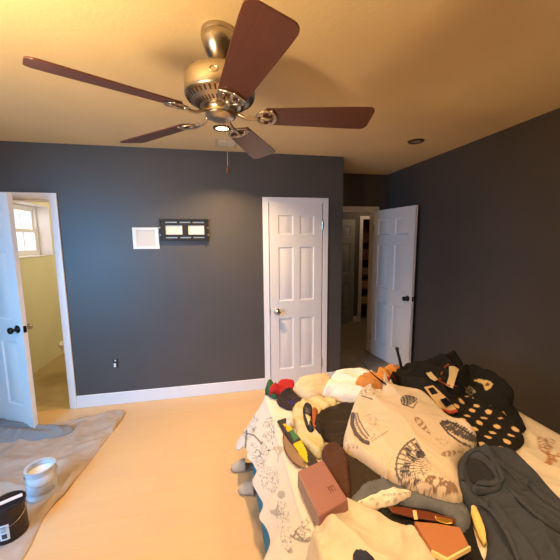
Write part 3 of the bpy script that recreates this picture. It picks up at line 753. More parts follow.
# --- dark heap at far right
F_tan = fab('tan_orange_cloth', (206, 140, 74))
cloth('tote_bag', 'crumpled tan orange bag behind the white comforter', 'bag', [(354, 382), (360, 377), (372, 374), (378, 377), (388, 370), (397, 371), (402, 380), (396, 388), (378, 388), (366, 386)], .05, F_tan, fold=.025, ang=.3, edge=.03)
cloth('jacket', 'large black jacket heaped at the far right of the bed', 'jacket', [(386, 378), (396, 371), (410, 367), (424, 363), (440, 358), (450, 355), (459, 362), (466, 376), (470, 392), (455, 404), (436, 404), (420, 396), (402, 389), (388, 386)], .10, F_black, fold=.05, ang=.7, fr=7, edge=.09, seed=3)
cloth('pouch', 'small bright red pouch beside the black jacket', 'pouch', [(383, 377), (390, 375), (396, 377), (394, 387), (388, 388), (383, 383)], .03, fab('bright_red', (196, 32, 28)), fold=.008)
cloth('t_shirt', 'black t-shirt with a cream curved logo beside the dark wall', 't-shirt', [(456, 372), (466, 371), (482, 373), (496, 380), (508, 388), (514, 400), (512, 412), (498, 412), (478, 406), (464, 396), (456, 386)], .05,
      mat('black_logo_cotton', (16, 12, 11), rough=.9, attr='print'), fold=.022, ang=.2, fr=9, edge=.06, sp=.005,
      paint=Print((16, 12, 11)).add(patch([(472, 380), (480, 379), (490, 381), (493, 384), (491, 388), (486, 391), (484, 387), (483, 384), (478, 382)]), (226, 196, 130)).add(oval(487.5, 384.5, 2.2, 1.6), (120, 70, 34)).add(sketch(471, 393, 5, 7, -30, 5, .9), (190, 186, 170)))
cloth('skirt', 'plain black skirt spread toward the wall side of the bed', 'skirt', [(486, 402), (500, 402), (514, 404), (522, 418), (528, 431), (514, 432), (500, 428), (488, 416)], .03, F_black2, fold=.02, ang=1.3, edge=.03)
dots = Print((17, 13, 13))
def dotf(u, v, x, y):
    rgb = Print.__call__(dots, u, v, x, y); s = .074; c, si = math.cos(.5), math.sin(.5); a = (x*c+y*si)/s; b = (-x*si+y*c)/s
    a = a+.5*np.mod(np.floor(b), 2); m_ = np.hypot(np.mod(a, 1)-.5, np.mod(b, 1)-.5)*s < .0165
    rgb[m_] = linarr((226, 190, 140)); return rgb
cloth('dress', 'black dress with cream polka dots draped beside the printed pillow', 'dress', [(432, 400), (446, 396), (462, 394), (480, 402), (498, 410), (510, 418), (520, 430), (526, 440), (520, 448), (508, 452), (490, 450), (470, 446), (452, 428), (438, 412)], .035,
      mat('polka_dot_cotton', (24, 18, 18), rough=.9, attr='print'), fold=.013, ang=1.1, fr=8, edge=.04, bl=.06, sp=.005, paint=dotf)

# --- left-centre: yellow shirt, dark shirt, trousers
cloth('cardboard', 'tan cardboard offcut under the striped strap', 'cardboard', [(283, 434), (291, 434), (303, 453), (306, 468), (296, 466), (285, 452)], .004, fab('cardboard_brown', (146, 120, 98)), fold=.0, edge=.01, it=0)
cloth('blouse', 'crumpled pale yellow blouse beside the dark shirt', 'blouse', [(292, 413), (293, 405), (302, 400), (316, 396), (330, 397), (338, 401), (335, 408), (324, 412), (320, 424), (322, 436), (326, 446), (322, 458), (314, 456), (306, 446), (297, 440), (296, 428)], .035,
      fab('pale_yellow_cotton', (206, 194, 152)), fold=.03, ang=.3, fr=11, edge=.03, seed=8)
cloth('strap', 'dark strap with yellow and green bands beside the pale blouse', 'strap', [(277, 421), (286, 418), (291, 426), (300, 438), (308, 448), (320, 464), (312, 468), (300, 455), (286, 436)], .016,
      mat('banded_strap', (40, 34, 34), rough=.7, attr='print'), fold=.0, edge=.012, sp=.005, it=0,
      paint=Print((46, 38, 36)).add(patch([(283, 424), (296, 422), (296, 428), (288, 432)]), (236, 186, 28)).add(patch([(289, 431), (297, 427), (301, 436), (294, 441)]), (54, 112, 76)).add(patch([(293, 444), (301, 440), (307, 452), (308, 464), (301, 458)]), (240, 190, 20)))
cloth('sock', 'tiny balled white sock at the top of the banded strap', 'sock', [(286, 419), (290, 417), (294, 420), (294, 424), (289, 425), (286, 423)], .02, fab('sock_white', (214, 204, 204)), edge=.012, sp=.006)
cloth('sandal', 'black strappy sandal with a pale label lying on the pale blouse', 'sandal', [(302, 407), (306, 403), (312, 405), (313, 412), (311, 420), (315, 430), (309, 431), (305, 424)], .022,
      mat('sandal_black', (30, 24, 24), rough=.5, attr='print'), edge=.012, sp=.005, paint=Print((28, 22, 22)).add(patch([(305.5, 414), (311, 417), (308.5, 425)]), (220, 208, 170)))
cloth('scarf', 'small rust orange scarf peeking from beneath the dark shirt', 'scarf', [(312, 407), (318, 408), (317, 418), (318, 428), (313, 427), (312, 417)], .02, fab('rust_cloth', (170, 92, 48)), fold=.01, edge=.012, sp=.007)
cloth('shirt', 'dark brown-black shirt lying left of the shell-print pillow', 'shirt', [(316, 414), (328, 406), (343, 403), (358, 402), (358, 410), (352, 424), (348, 440), (350, 452), (338, 448), (330, 441), (320, 434), (314, 426)], .035, fab('dark_brown_cotton', (42, 31, 25)), fold=.022, ang=.9, fr=6, edge=.04, seed=2)
cloth('trousers', 'dark olive-black trousers tucked under the near edge of the printed pillow', 'trousers', [(342, 446), (350, 450), (372, 466), (392, 482), (384, 494), (366, 500), (350, 504), (343, 486), (338, 466)], .03, fab('olive_black', (50, 38, 26)), fold=.02, ang=.5, fr=7, edge=.03)
cloth('sleeve', 'chocolate brown sweater running between the mauve box and the trousers', 'sweater', [(322, 446), (332, 441), (342, 444), (348, 458), (350, 476), (352, 494), (347, 505), (338, 490), (328, 474), (322, 462)], .045, fab('chocolate_knit', (78, 46, 36)), fold=.012, ang=.2, fr=6, edge=.04)
# --- near centre
cloth('leggings', 'black leggings crumpled under the grey sweatpants', 'leggings', [(376, 500), (400, 496), (440, 500), (470, 510), (476, 540), (490, 575), (440, 575), (412, 540), (380, 520)], .02, F_black2, fold=.015, ang=.4, edge=.03)
cloth('sweatpants', 'grey-blue sweatpants leg curving below the shell-print pillow', 'sweatpants', [(348, 500), (360, 488), (374, 478), (398, 482), (424, 492), (446, 500), (462, 500), (472, 516), (468, 530), (458, 532), (450, 516), (432, 508), (414, 506), (396, 502), (372, 506), (356, 508)], .035,
      fab('grey_fleece', (98, 102, 114)), fold=.018, ang=.4, fr=8, edge=.03, seed=5)
cloth('towel', 'striped white and grey towel between the cream blanket and grey sweatpants', 'towel', [(354, 503), (366, 497), (386, 489), (404, 489), (414, 493), (402, 501), (386, 506), (368, 508)], .02,
      mat('striped_towel', (230, 220, 210), rough=.9, attr='print'), fold=.012, ang=1.9, fr=14, edge=.02, sp=.005,
      paint=Print((234, 222, 210)).add(line([(360, 503), (384, 495), (412, 492)], .7, .7), (130, 116, 112)).add(line([(366, 507), (390, 501), (406, 498)], .6, .7), (150, 130, 120)))
# --- the printed pillow
pp = Print((218, 200, 182))
pp.add(scallop(433, 468, 37, 187, 52, 12, 1), NAVY).add(oval(421, 454, 4.5, 3.5, 40, .9), NAVY)
for i_ in range(15):
    q_ = i_/14; cx_ = 444+q_*36; cy_ = 423+q_*21; hw_2 = 7.5*math.sin(math.pi*(.18+.75*q_))
    pp.add(line([(cx_-.45*hw_2-1, cy_+hw_2*.5-2), (cx_+1.5, cy_-.5), (cx_+.35*hw_2+2, cy_-hw_2*.55)], 1.0 if i_ % 3 else 1.5, .9), (50, 46, 56))
pp.add(line([(442, 421), (452, 423), (464, 430), (476, 439), (483, 446)], .9, .9), (60, 54, 60)).add(line([(441, 424), (448, 433), (460, 442), (474, 448), (482, 448)], 1.0, .9), (60, 54, 60)).add(sketch(452, 446, 18, 4, 24, 3, .5), INKB)
pp.add(oval(409, 400, 7, 4.2, -4, .55), NAVY).add(conch(409, 400, 8, 4.6, -8, 5, .9), NAVY).add(line([(403, 404), (413, 408), (417, 402)], .6), NAVY)
pp.add(conch(423, 426, 11, 2.6, 48, 4, .8), INKB).add(conch(452, 453, 10, 2.4, -8, 4, .8), INKB)
pp.add(coral(432, 497, 8.5, -75, 4, 1.0, .85), (120, 84, 66)).add(coral(441, 497, 7, -40, 14, 1.0, .8), (120, 84, 66)).add(sketch(425, 489, 18, 9, 20, 7, .8), (112, 84, 70))
pp.add(line([(353, 414), (352, 424), (356, 434), (363, 441), (368, 443)], 2.0, .9), NAVY).add(line([(355, 414), (357, 424), (362, 433), (367, 438)], 1.0, .8), (90, 84, 96))
pp.add(line([(357, 413), (359, 420), (364, 429), (369, 436)], .7, .8), NAVY).add(sketch(366, 428, 12, 15, 40, 9, .6), (130, 110, 100)).add(line([(372, 441), (380, 436), (388, 431)], .6, .6), (120, 96, 88))
pp.add(line([(362, 396), (372, 399)], .7), (70, 60, 60)).add(sketch(368, 391, 9, 6, -20, 12, .7), (120, 104, 96)).add(sketch(352, 446, 9, 5, 30, 22, .6), (130, 110, 100)).add(sketch(390, 462, 10, 9, 50, 32, .35), (150, 128, 110))
M_pillow = mat('printed_pillowcase', (238, 218, 186), rough=.85, attr='print', bump=.15, bscale=250); wrinkle(M_pillow, 5, .3)
cloth('pillow', 'large shell-print pillow in the middle of the heap on the bed', 'pillow',
      [(356, 398), (362, 387), (378, 384), (394, 386), (410, 389), (422, 391), (430, 398), (440, 408), (452, 420), (468, 427), (478, 434), (476, 446), (462, 452), (457, 466), (462, 482), (466, 497), (458, 500), (440, 496), (418, 489), (398, 481), (378, 471), (360, 457), (344, 449), (343, 438), (347, 424), (352, 408)],
      .055, M_pillow, edge=.05, bl=.06, fold=.012, ang=.4, fr=5, dome=.05, sp=.0042, paint=pp, seed=4)
# --- hoodie, blanket
cloth('blanket', 'rumpled cream blanket at the near edge of the bed beside the mauve box', 'blanket',
      [(322, 514), (328, 504), (338, 496), (350, 497), (364, 504), (378, 512), (392, 520), (406, 524), (416, 528), (428, 544), (440, 562), (450, 600), (400, 640), (320, 640), (296, 600), (302, 570), (308, 545), (313, 528)], .045,
      fab('cream_fleece', (208, 194, 176)), fold=.05, ang=.9, fr=6, edge=.06, seed=12)
M_hood = fab('charcoal_fleece', (56, 61, 76))
cloth('sweatshirt', 'charcoal hooded sweatshirt sprawled at the lower right of the bed', 'sweatshirt',
      [(457, 466), (461, 454), (470, 448), (484, 449), (494, 447), (506, 450), (516, 456), (530, 470), (546, 486), (562, 504), (590, 530), (620, 580), (600, 640), (520, 640), (494, 590), (484, 560), (488, 545), (487, 530), (478, 514), (470, 508), (462, 492)], .06,
      M_hood, fold=.055, ang=-.5, fr=6, edge=.06, seed=7)
cloth('hood', 'gathered hood rim of darker cloth', 'sweatshirt', [(466, 470), (468, 457), (478, 458), (490, 468), (496, 478), (484, 484), (470, 482)], .006, fab('dark_navy_lining', (34, 34, 46)), fold=.006, edge=.01, parent=bpy.data.objects['sweatshirt'])
cloth('sleeve', None, None, [(470, 486), (478, 480), (496, 480), (504, 482), (500, 490), (486, 493), (474, 494)], .03, M_hood, fold=.012, edge=.02, parent=bpy.data.objects['sweatshirt'])
cloth('sleeve', None, None, [(486, 500), (494, 498), (506, 512), (520, 528), (534, 548), (548, 572), (540, 580), (524, 566), (508, 545), (496, 524)], .035, M_hood, fold=.012, edge=.03, parent=bpy.data.objects['sweatshirt'])
cloth('pocket', None, None, [(528, 478), (536, 484), (548, 494), (562, 506), (566, 514), (552, 506), (538, 496), (528, 486)], .018, M_hood, fold=.0, edge=.02, parent=bpy.data.objects['sweatshirt'])
cloth('napkin', 'narrow cream napkin showing between the leggings and the charcoal sweatshirt', 'napkin', [(470, 506), (475, 504), (480, 514), (486, 530), (486, 544), (480, 538), (474, 522)], .008, fab('cream_napkin', (236, 196, 120)), fold=.004, edge=.012, sp=.007)
cloth('sock', 'navy sock poking from beneath the cream blanket at the bottom of the picture', 'sock', [(352, 551), (360, 548), (372, 553), (377, 562), (366, 570), (354, 564)], .02, fab('navy_sock', (40, 44, 66)), edge=.015, sp=.008)

# --- rigid things lying on the heap
def slab_pts(px, lift=.003, bl=.03, zfix=None):
    hs = np.maximum(blur(HF, bl), HF); out = []
    for q in px:
        z = .66
        for _ in range(14): w_ = at(q[0], q[1], z); z = .5*z+.5*float(samp(hs, w_[0], w_[1]))
        out.append([w_[0], w_[1], z])
    P = np.array(out); A = np.c_[P[:, :2], np.ones(len(P))]; c, *_ = np.linalg.lstsq(A, P[:, 2], rcond=None)
    k = inpoly(gx, gy, P[:, :2]); up = (HF[k]-(c[0]*gx[k]+c[1]*gy[k]+c[2])).max() if k.any() else 0
    c[2] += max(0, min(up, .03))+lift
    if zfix: c = np.array([0, 0, zfix])
    res = []
    for q in px:
        d = ray(q[0], q[1]); t = (c[2]+c[0]*C0[0]+c[1]*C0[1]-C0[2])/(d[2]-c[0]*d[0]-c[1]*d[1]); res.append(C0+d*t)
    return np.array(res), c
def slab(name, px, t, m, parent=None, lift=.003, bevel=.0015, bl=.03, edge_m=None, z=None):
    P, c = slab_pts(px, lift+t, bl, z)
    n = Vector((-c[0], -c[1], 1)).normalized()
    bm = bmesh.new(); a = [bm.verts.new(p) for p in P]; b = [bm.verts.new(Vector(p)-n*t) for p in P]; N = len(a)
    bm.faces.new(a); bm.faces.new(b[::-1])
    for i in range(N): bm.faces.new((a[i], a[(i+1) % N], b[(i+1) % N], b[i]))
    k = inpoly(gx, gy, P[:, :2]); HF[k] = np.maximum(HF[k], c[0]*gx[k]+c[1]*gy[k]+c[2])
    return obj(name, bm, m, parent, bevel=bevel)
# mauve box
bm_ = None
P = [at(297, 471, .68), at(323, 459, .68), at(348, 499, .68), at(319, 516, .68)]
e1 = (P[1]-P[0]); e1[2] = 0; L1 = float(np.hypot(e1[0], e1[1])); e2 = P[3]-P[0]; L2 = float(np.hypot(e2[0], e2[1]))
bm = bmesh.new(); top = [bm.verts.new(p) for p in P]; bot = [bm.verts.new((p[0]+dx_, p[1]+dy_, .604)) for p, (dx_, dy_) in zip(P, ((-.0, 0), (.01, 0), (.01, 0), (0, 0)))]
bm.faces.new(top); bm.faces.new(bot[::-1])
for i in range(4): bm.faces.new((top[i], top[(i+1) % 4], bot[(i+1) % 4], bot[i]))
bmesh.ops.recalc_face_normals(bm, faces=bm.faces)
tb = tag(obj('storage_box', bm, mat('mauve_leatherette', (150, 104, 100), rough=.55, bump=.1, bscale=150), bevel=.008), 'mauve rectangular box at the left edge of the bed beside the cream blanket', 'box')
tb.data.materials.append(mat('greige_side', (164, 138, 124), rough=.6))
ef = [f for f in tb.data.polygons if abs(f.normal.z) < .5 and f.normal.x < -.3]
for f in ef: f.material_index = 1
k = inpoly(gx, gy, np.array(P)[:, :2]); HF[k] = np.maximum(HF[k], .68)
U = Vector(e1)/L1; V = Vector((e2[0], e2[1], 0))/L2; O = Vector(P[0])+U*L1*.62+V*L2*.62
bm = bmesh.new()
for (a, b_, c, d) in ((0, .004, 0, .03), (.012, .016, 0, .03), (.024, .028, 0, .03), (0, .028, 0, .003), (.004, .012, .014, .017)):
    vs = [bm.verts.new(O+U*x+V*y+Vector((0, 0, zz))) for x in (a, b_) for y in (c, d) for zz in (.0002, .0012)]
    for f in ((0, 1, 3, 2), (4, 6, 7, 5), (0, 4, 5, 1), (2, 3, 7, 6), (0, 2, 6, 4), (1, 5, 7, 3)): bm.faces.new([vs[i] for i in f])
obj('embossed_emblem', bm, mat('mauve_dark', (122, 74, 66), rough=.5), tb)

# orange box / notebook with pale edge and the brown belt
nb_ = slab('notebook', [(414, 521), (436, 523), (460, 527), (469, 545), (447, 557), (432, 549)], .03, mat('orange_tan_leather', (172, 112, 74), rough=.55, bump=.1, bscale=120), lift=.0, bevel=.003)
tag(nb_, 'orange-tan leather notebook between the cream blanket and charcoal sweatshirt', 'notebook')
pg = slab('pages', [(431, 551), (447, 560), (471, 547), (469, 545.5), (447, 557.5), (432, 549.5)], .012, mat('page_edge', (240, 206, 150), rough=.8), nb_, lift=.0, bevel=0)
bl_ = slab('belt', [(388, 506), (404, 507), (430, 512), (456, 519), (454, 524), (436, 521), (412, 517), (392, 512)], .006, mat('brown_leather', (104, 50, 30), rough=.4), lift=.004)
tag(bl_, 'brown leather belt with a gold buckle lying above the orange notebook', 'belt')
slab('buckle', [(435, 516), (452, 519), (453, 523), (446, 524), (436, 520)], .004, mat('gold_metal', (220, 170, 90), rough=.3, metal=.9), bl_, lift=.002)
slab('belt_loop', [(412.5, 510), (416.5, 510), (418, 519), (414, 519)], .003, mat('cream_loop', (232, 200, 150), rough=.7), bl_, lift=.002)
# card strip with two dark windows
cs = slab('card_strip', [(424, 387), (433, 385), (447, 398), (458, 411), (450, 413), (441, 408), (432, 398)], .003, mat('tan_card', (206, 176, 128), rough=.7), lift=.006)
tag(cs, 'tan card strip with two dark windows lying on the black jacket', 'card')
slab('window', [(428, 388.5), (433, 387), (438, 393), (432, 394.5)], .002, mat('dark_film', (24, 22, 34), rough=.25), cs, lift=.001, bevel=0)['label'] = 'upper dark film window'
slab('window', [(440, 399.5), (446, 397.5), (452, 404), (446, 407)], .002, mat('dark_film', (24, 22, 34)), cs, lift=.001, bevel=0)['label'] = 'lower dark film window'
slab('end_band', [(441, 408), (450, 410.5), (457, 409), (458, 412), (450, 413.5)], .002, mat('red_band', (190, 74, 54), rough=.6), cs, lift=.001, bevel=0)
lb = slab('cloth_label', [(449, 366), (454, 366), (459, 369), (456, 378), (453, 388), (446, 385), (449, 376)], .004, mat('cream_tape', (220, 196, 150), rough=.8), lift=.010)
tag(lb, 'short cream cloth strip standing out on the black jacket', 'cloth strip')
tg = slab('price_tag', [(426, 373), (431, 371.5), (434, 375), (438, 379), (435, 381), (430, 378)], .003, mat('tag_card', (226, 206, 170), rough=.7), lift=.010)
tag(tg, 'small cream tag with a dark hole lying on the black jacket', 'tag')
slab('hole', [(430.5, 374.5), (432, 374), (433.5, 376), (432, 376.8)], .002, F_black, tg, lift=.002, bevel=0)
def onpile(px, py, up=.006):
    z = .7
    for _ in range(14): w_ = at(px, py, z); z = .5*z+.5*(float(samp(HF, w_[0], w_[1]))+up)
    return tuple(at(px, py, z))
def interp(P, n=5):
    P = [np.array(p) for p in P]; out = []
    for i in range(len(P)-1):
        p0, p1, p2, p3 = P[max(i-1, 0)], P[i], P[i+1], P[min(i+2, len(P)-1)]
        for k in range(n):
            t = k/n; out.append(tuple(.5*((2*p1)+(-p0+p2)*t+(2*p0-5*p1+4*p2-p3)*t*t+(-p0+3*p1-3*p2+p3)*t**3)))
    out.append(tuple(P[-1])); return out
bm = bmesh.new(); tube(bm, interp([onpile(*q, .008) for q in ((435, 378), (441, 382), (448, 385), (456, 386), (466, 388))]), .006, 8, .5)
tag(obj('lanyard', bm, mat('red_brown_cord', (168, 66, 36), rough=.7), smooth=True), 'red-brown lanyard crossing the black jacket beside the tag', 'lanyard')
bm = bmesh.new(); tube(bm, interp([onpile(*q, .009) for q in ((440, 380), (442, 373), (445, 367), (449, 364))]), .008, 8, .5)
tag(obj('leather_strap', bm, mat('tan_leather', (140, 76, 34), rough=.5), smooth=True), 'short tan leather strap looped on the black jacket', 'strap')
bm = bmesh.new(); tube(bm, interp([onpile(*q, .004) for q in ((286, 426), (283, 438), (285, 450), (291, 460), (300, 467))]), .0022, 8)
tag(obj('cord', bm, mat('brown_cord', (84, 46, 26), rough=.7), smooth=True), 'thin brown cord curving over the cardboard beside the banded strap', 'cord')
for pts_, r_c in (([(463, 480), (463, 466), (469, 453), (480, 450), (491, 458), (499, 470), (502, 480), (492, 485), (476, 484)], .011), ([(486, 452), (496, 462), (512, 474), (524, 490)], .009), ([(508, 487), (520, 500), (538, 516), (560, 532)], .012), ([(478, 503), (492, 512), (504, 528), (514, 548), (520, 566)], .010)):
    bm = bmesh.new(); P_ = interp([onpile(*q, r_c*.25) for q in pts_]); tube(bm, P_, [r_c*(.35+.65*math.sin(math.pi*(.12+.76*i/(len(P_)-1)))) for i in range(len(P_))], 10, .7)
    obj('hem_roll', bm, M_hood, bpy.data.objects['sweatshirt'], smooth=True)
# stick and pointed strap rising from the black jacket
b0 = np.array(onpile(402, 370, -.02)); t0 = C0+ray(397, 349)*((b0[1]+.03-C0[1])/ray(397, 349)[1])
bm = bmesh.new(); tube(bm, [b0, b0*.5+t0*.5, t0*.9+b0*.1, t0], [.011, .010, .010, .011], 12)
lathe(bm, [(0, 0), (.013, .002), (.014, .012), (.010, .02), (0, .021)], 12, Matrix.Translation(tuple(t0-np.array((0, 0, .006)))))
tag(obj('stick_handle', bm, mat('black_rubber', (26, 24, 24), rough=.5), smooth=True), 'short black rod handle standing up from the black jacket before the open door', 'handle')
q0 = np.array(onpile(386, 384, -.01)); q1 = C0+ray(358, 358)*((q0[1]+.06-C0[1])/ray(358, 358)[1])
mid = q0*.45+q1*.55-np.array((0, 0, .015))
bm = bmesh.new(); tube(bm, interp([tuple(q0), tuple(q0*.75+q1*.25-np.array((0, 0, .012))), tuple(mid), tuple(q1)], 6), [.020-.0175*i/18 for i in range(19)], 8, .3)
tag(obj('strap', bm, F_black2, smooth=True), 'black pointed strap sticking up left of the red pouch', 'strap')

# ------------------------------------------------------------------ floor: slippers by the bed, drop cloth, paint cans
def slipper(px, py, rz, label):
    p = at(px, py, .0); t = empty('slipper', (p[0], p[1], 0), rz, label=label, cat='slipper', group='slippers beside the bed')
    bm = bmesh.new(); n = 26; pts = []
    for i in range(n): a = 2*math.pi*i/n; pts.append((.12*math.cos(a), (.044 if math.cos(a) > 0 else .036)*math.sin(a)*(1-.06*math.cos(a*2))))
    prism(bm, pts, .001, .014); obj('sole', bm, mat('slipper_sole', (150, 130, 112), rough=.8), t, bevel=.004)
    bm = bmesh.new(); m_, k_ = 14, 12; G = []
    for i in range(m_):
        x = .112-.10*i/(m_-1); wv = .044*math.sqrt(max(0, 1-(x/.119)**4))+.002; row = []
        hgt = .022+.036*math.sin(min(1, i/(m_-1)*1.1)*math.pi/2)
        for j in range(k_+1): q = math.pi*j/k_; row.append(bm.verts.new((x, -wv*math.cos(q), .012+hgt*math.sin(q))))
        G.append(row)
    for A, B in zip(G, G[1:]):
        for j in range(k_): bm.faces.new((A[j], A[j+1], B[j+1], B[j]))
    o = obj('upper', bm, mat('grey_felt', (188, 170, 150), rough=.95), t, smooth=True); s_ = o.modifiers.new('s', 'SOLIDIFY'); s_.thickness = .005; s_.offset = -1
    return t
slipper(247, 468, R(178), 'grey slipper poking out under the bedspread nearer the closet')
slipper(256, 491, R(172), 'grey slipper poking out under the bedspread nearer the viewer')

# drop cloth
def dropcloth():
    px = [(-60, 440), (-20, 428), (0, 426), (20, 425), (38, 426), (60, 424), (80, 420), (98, 416), (112, 412), (124, 410.5), (126, 414), (119, 424), (108, 438), (94, 457), (84, 470), (74, 482), (70, 488), (64, 496), (54, 505), (44, 518), (38, 530), (32, 545), (22, 562), (10, 590), (-60, 640), (-150, 600), (-200, 520), (-120, 460)]
    P = smooth_poly(np.array([at(a, b, .0)[:2] for a, b in px]), 2); P[:, 0] = np.maximum(P[:, 0], XL+.03)
    sp = .016; W = resample(P, sp); x0, y0 = W.min(0); x1, y1 = W.max(0)
    X, Y = np.meshgrid(np.arange(x0, x1, sp), np.arange(y0, y1, sp)); X, Y = X.ravel(), Y.ravel(); k = inpoly(X, Y, W); X, Y = X[k], Y[k]; k = dpoly(X, Y, W) > sp*.5; X, Y = X[k], Y[k]
    nb = len(W); r_ = delaunay_2d_cdt([Vector(a) for a in W]+[Vector((a, b)) for a, b in zip(X, Y)], [(i, (i+1) % nb) for i in range(nb)], [], 1, 1e-6)
    xy = np.array([tuple(a) for a in r_[0]]); tr = [tuple(f) for f in r_[2] if len(f) == 3]
    x, y = xy[:, 0], xy[:, 1]; d = dpoly(x, y, W)
    z = .006+.034*np.clip(folds(x, y, 1.0, 3.2, 3), 0, 1)+.018*np.clip(folds(x, y, -.6, 5, 8), 0, 1)
    # rolled ridge along the near right rim by the cans, raised lip along the far rim
    lip = np.exp(-(d/.035)**2)
    z = z*np.clip(d/.03, .15, 1)
    near = at(66, 492, 0)[:2]; g = np.exp(-(((x-near[0])**2+(y-near[1])**2)/.14**2)); z += .075*g*np.exp(-((d-.035)/.03)**2)
    far = (y > -.5); z += far*.022*np.exp(-((d-.02)/.018)**2)*(x < -.9)
    for cx_, cy_ in CANS: rr = np.hypot(x-cx_, y-cy_); z = np.where(rr < .10, .006+(z-.006)*0, z); z = np.where((rr >= .10) & (rr < .17), .006+(z-.006)*((rr-.10)/.07), z)
    dd = np.hypot(x+1.9, y+.2); keep = (z < 10)
    z = np.where((y > -.45) & (x < -1.55), np.minimum(z, .0085), z)
    me = mesh_from('drop_cloth', xy, tr, z, np.full(len(z), .0015))
    o = link('drop_cloth', me, wrinkle(mat('canvas', (178, 160, 146), rough=.9, noise=.10, nscale=4, bump=.3, bscale=120), 4, .5, .03), smooth=True)
    tag(o, 'beige canvas drop cloth spread on the floor at the lower left', 'drop cloth')
CANS = []
for q in ((41, 499), (8, 542)):
    p = at(q[0], q[1], .0); CANS.append((float(p[0]), float(p[1])))
c1 = at(43, 492, .008); c2 = at(11, 532, .008)
CANS = [(float(c1[0]), float(c1[1])), (float(c2[0]), float(c2[1]))]
dropcloth()
# second bunched cloth by the door foot
def bunch():
    px = [(-40, 436), (-20, 420), (0, 419), (12, 416), (24, 417), (34, 423), (50, 425), (70, 424), (76, 428), (62, 434), (40, 438), (10, 440), (-20, 444)]
    P = smooth_poly(np.array([at(a, b, .03)[:2] for a, b in px]), 2); P[:, 0] = np.maximum(P[:, 0], XL+.04)
    sp = .012; W = resample(P, sp); x0, y0 = W.min(0); x1, y1 = W.max(0)
    X, Y = np.meshgrid(np.arange(x0, x1, sp), np.arange(y0, y1, sp)); X, Y = X.ravel(), Y.ravel(); k = inpoly(X, Y, W); X, Y = X[k], Y[k]; k = dpoly(X, Y, W) > sp*.5; X, Y = X[k], Y[k]
    nb = len(W); r_ = delaunay_2d_cdt([Vector(a) for a in W]+[Vector((a, b)) for a, b in zip(X, Y)], [(i, (i+1) % nb) for i in range(nb)], [], 1, 1e-6)
    xy = np.array([tuple(a) for a in r_[0]]); tr = [tuple(f) for f in r_[2] if len(f) == 3]; x, y = xy[:, 0], xy[:, 1]; d = dpoly(x, y, W)
    z = .012+(.045+.05*folds(x, y, 1.3, 9, 5))*np.clip(d/.06, 0, 1)**.6
    z = np.maximum(z, .011)
    me = mesh_from('dust_sheet', xy, tr, z, np.full(len(z), .0096))
    o = link('dust_sheet', me, mat('grey_blue_sheet', (134, 134, 136), rough=.8, bump=.2, bscale=120), smooth=True)
    tag(o, 'grey-blue dust sheet bunched on the canvas at the foot of the open left door', 'dust sheet')
bunch()
def can(loc, r, h, body, label, lid, rz):
    t = empty('paint_can', (loc[0], loc[1], .0085), rz, label=label, cat='paint can', group=None)
    bm = bmesh.new()
    if not lid: lathe(bm, [(0, .003), (r-.002, .003), (r, 0), (r, .006), (r-.003, .010), (r-.003, h-.010), (r+.001, h-.006), (r+.001, h), (r-.004, h+.001), (r-.014, h-.002), (r-.015, h-.008), (r-.006, h-.012), (r-.006, h*.55), (0, h*.55)], 44)
    else: lathe(bm, [(0, .003), (r-.002, .003), (r, 0), (r, .006), (r-.003, .010), (r-.003, h-.010), (r+.001, h-.006), (r+.001, h), (r-.005, h+.001), (r-.012, h-.003), (0, h-.003)], 44)
    obj('can_body', bm, body, t, smooth=True, auto=40)
    if lid:
        bm = bmesh.new(); lathe(bm, [(0, h-.0015), (r-.022, h-.0015), (r-.018, h+.003), (r-.013, h+.003), (r-.012, h-.002)], 40); obj('lid', bm, lid, t, smooth=True)
    else:
        bm = bmesh.new(); lathe(bm, [(0, h*.78), (r-.0075, h*.78), (r-.0075, h*.783), (0, h*.783)], 36); obj('paint', bm, mat('white_paint_wet', (232, 232, 228), rough=.15), t)
    for s in (-1, 1):
        bm = bmesh.new(); lathe(bm, [(0, 0), (.012, 0), (.010, .005), (0, .007)], 14, Matrix.Translation((s*(r-.003), 0, h*.80)) @ Matrix.Rotation(s*math.pi/2, 4, 'Y')); obj('handle_ear', bm, M_nickel, t, smooth=True)
    bm = bmesh.new(); P = [((r+.006)*math.cos(a), -(r+.004)*math.sin(a)*.98, h*.80-.055*math.sin(a)) for a in np.linspace(0, math.pi, 26)]
    tube(bm, P, .0016, 6); obj('wire_handle', bm, M_nickel, t, smooth=True)
    return t
M_tin = mat('tin_white_label', (196, 200, 206), rough=.4, metal=.25)
ca = can(CANS[0], .083, .19, M_tin, 'open white metal paint can standing on the drop cloth', None, .5)
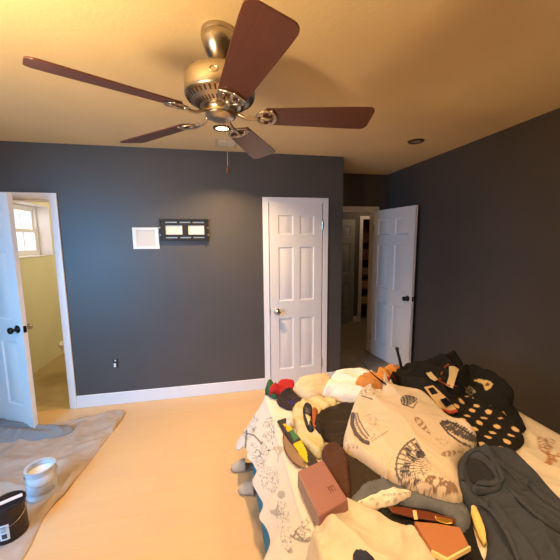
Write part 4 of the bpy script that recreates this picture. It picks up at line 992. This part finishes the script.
bm = bmesh.new(); lathe(bm, [(.0815, .035), (.0825, .036), (.0825, .150), (.0815, .151)], 24, a0=R(-150), a1=R(-40)); obj('label', bm, mat('blue_white_label', (198, 202, 212), rough=.6), ca, smooth=True)
cb = can(CANS[1], .083, .19, mat('dark_brown_can', (40, 26, 24), rough=.3), 'dark paint can with a white label at the lower left corner', mat('dark_lid', (50, 40, 40), rough=.3, metal=.5), .2)
ang0 = math.atan2(C0[1]-CANS[1][1], C0[0]-CANS[1][0])-.2
def arcband(da0, da1, z0, z1, rr):
    bm = bmesh.new(); lathe(bm, [(rr-.001, z0), (rr, z0), (rr, z1), (rr-.001, z1)], 10, a0=ang0+R(da0), a1=ang0+R(da1)); return bm
obj('label', arcband(-34, -4, .025, .115, .0822), mat('label_white', (214, 218, 222), rough=.6), cb)['label'] = 'white front label'
l2 = obj('label', arcband(-60, -37, .02, .12, .0822), mat('label_blue', (90, 110, 140), rough=.6), cb); l2['label'] = 'grey-blue side label'
obj('printed_block', arcband(-28, -12, .035, .062, .0828), mat('label_ink', (60, 62, 70), rough=.6), cb)
bm = bmesh.new()
for z0, z1 in ((.074, .078), (.083, .086), (.091, .094), (.100, .106)): lathe(bm, [(.082, z0), (.0827, z0), (.0827, z1), (.082, z1)], 8, a0=ang0+R(-29), a1=ang0+R(-13))
obj('printed_lines', bm, mat('label_grey_ink', (120, 124, 130), rough=.6), cb)
# white stirring stick lying across the dark can
d_ = Vector((.86, .5, 0)).normalized(); s_ = Vector((-.5, .86, 0)).normalized(); O = Vector((CANS[1][0]-.055, CANS[1][1]-.03, .0085+.19+.004))
bm = bmesh.new(); vs = [bm.verts.new(O+d_*a+s_*b+Vector((0, 0, c))) for a in (-.09, .13) for b in (-.014, .014) for c in (0, .003)]
for f in ((0, 1, 3, 2), (4, 6, 7, 5), (0, 4, 5, 1), (2, 3, 7, 6), (0, 2, 6, 4), (1, 5, 7, 3)): bm.faces.new([vs[i] for i in f])
tag(obj('stirring_stick', bm, mat('pale_stick', (226, 214, 210), rough=.6)), 'white flat stirring stick lying across the dark paint can', 'stick')
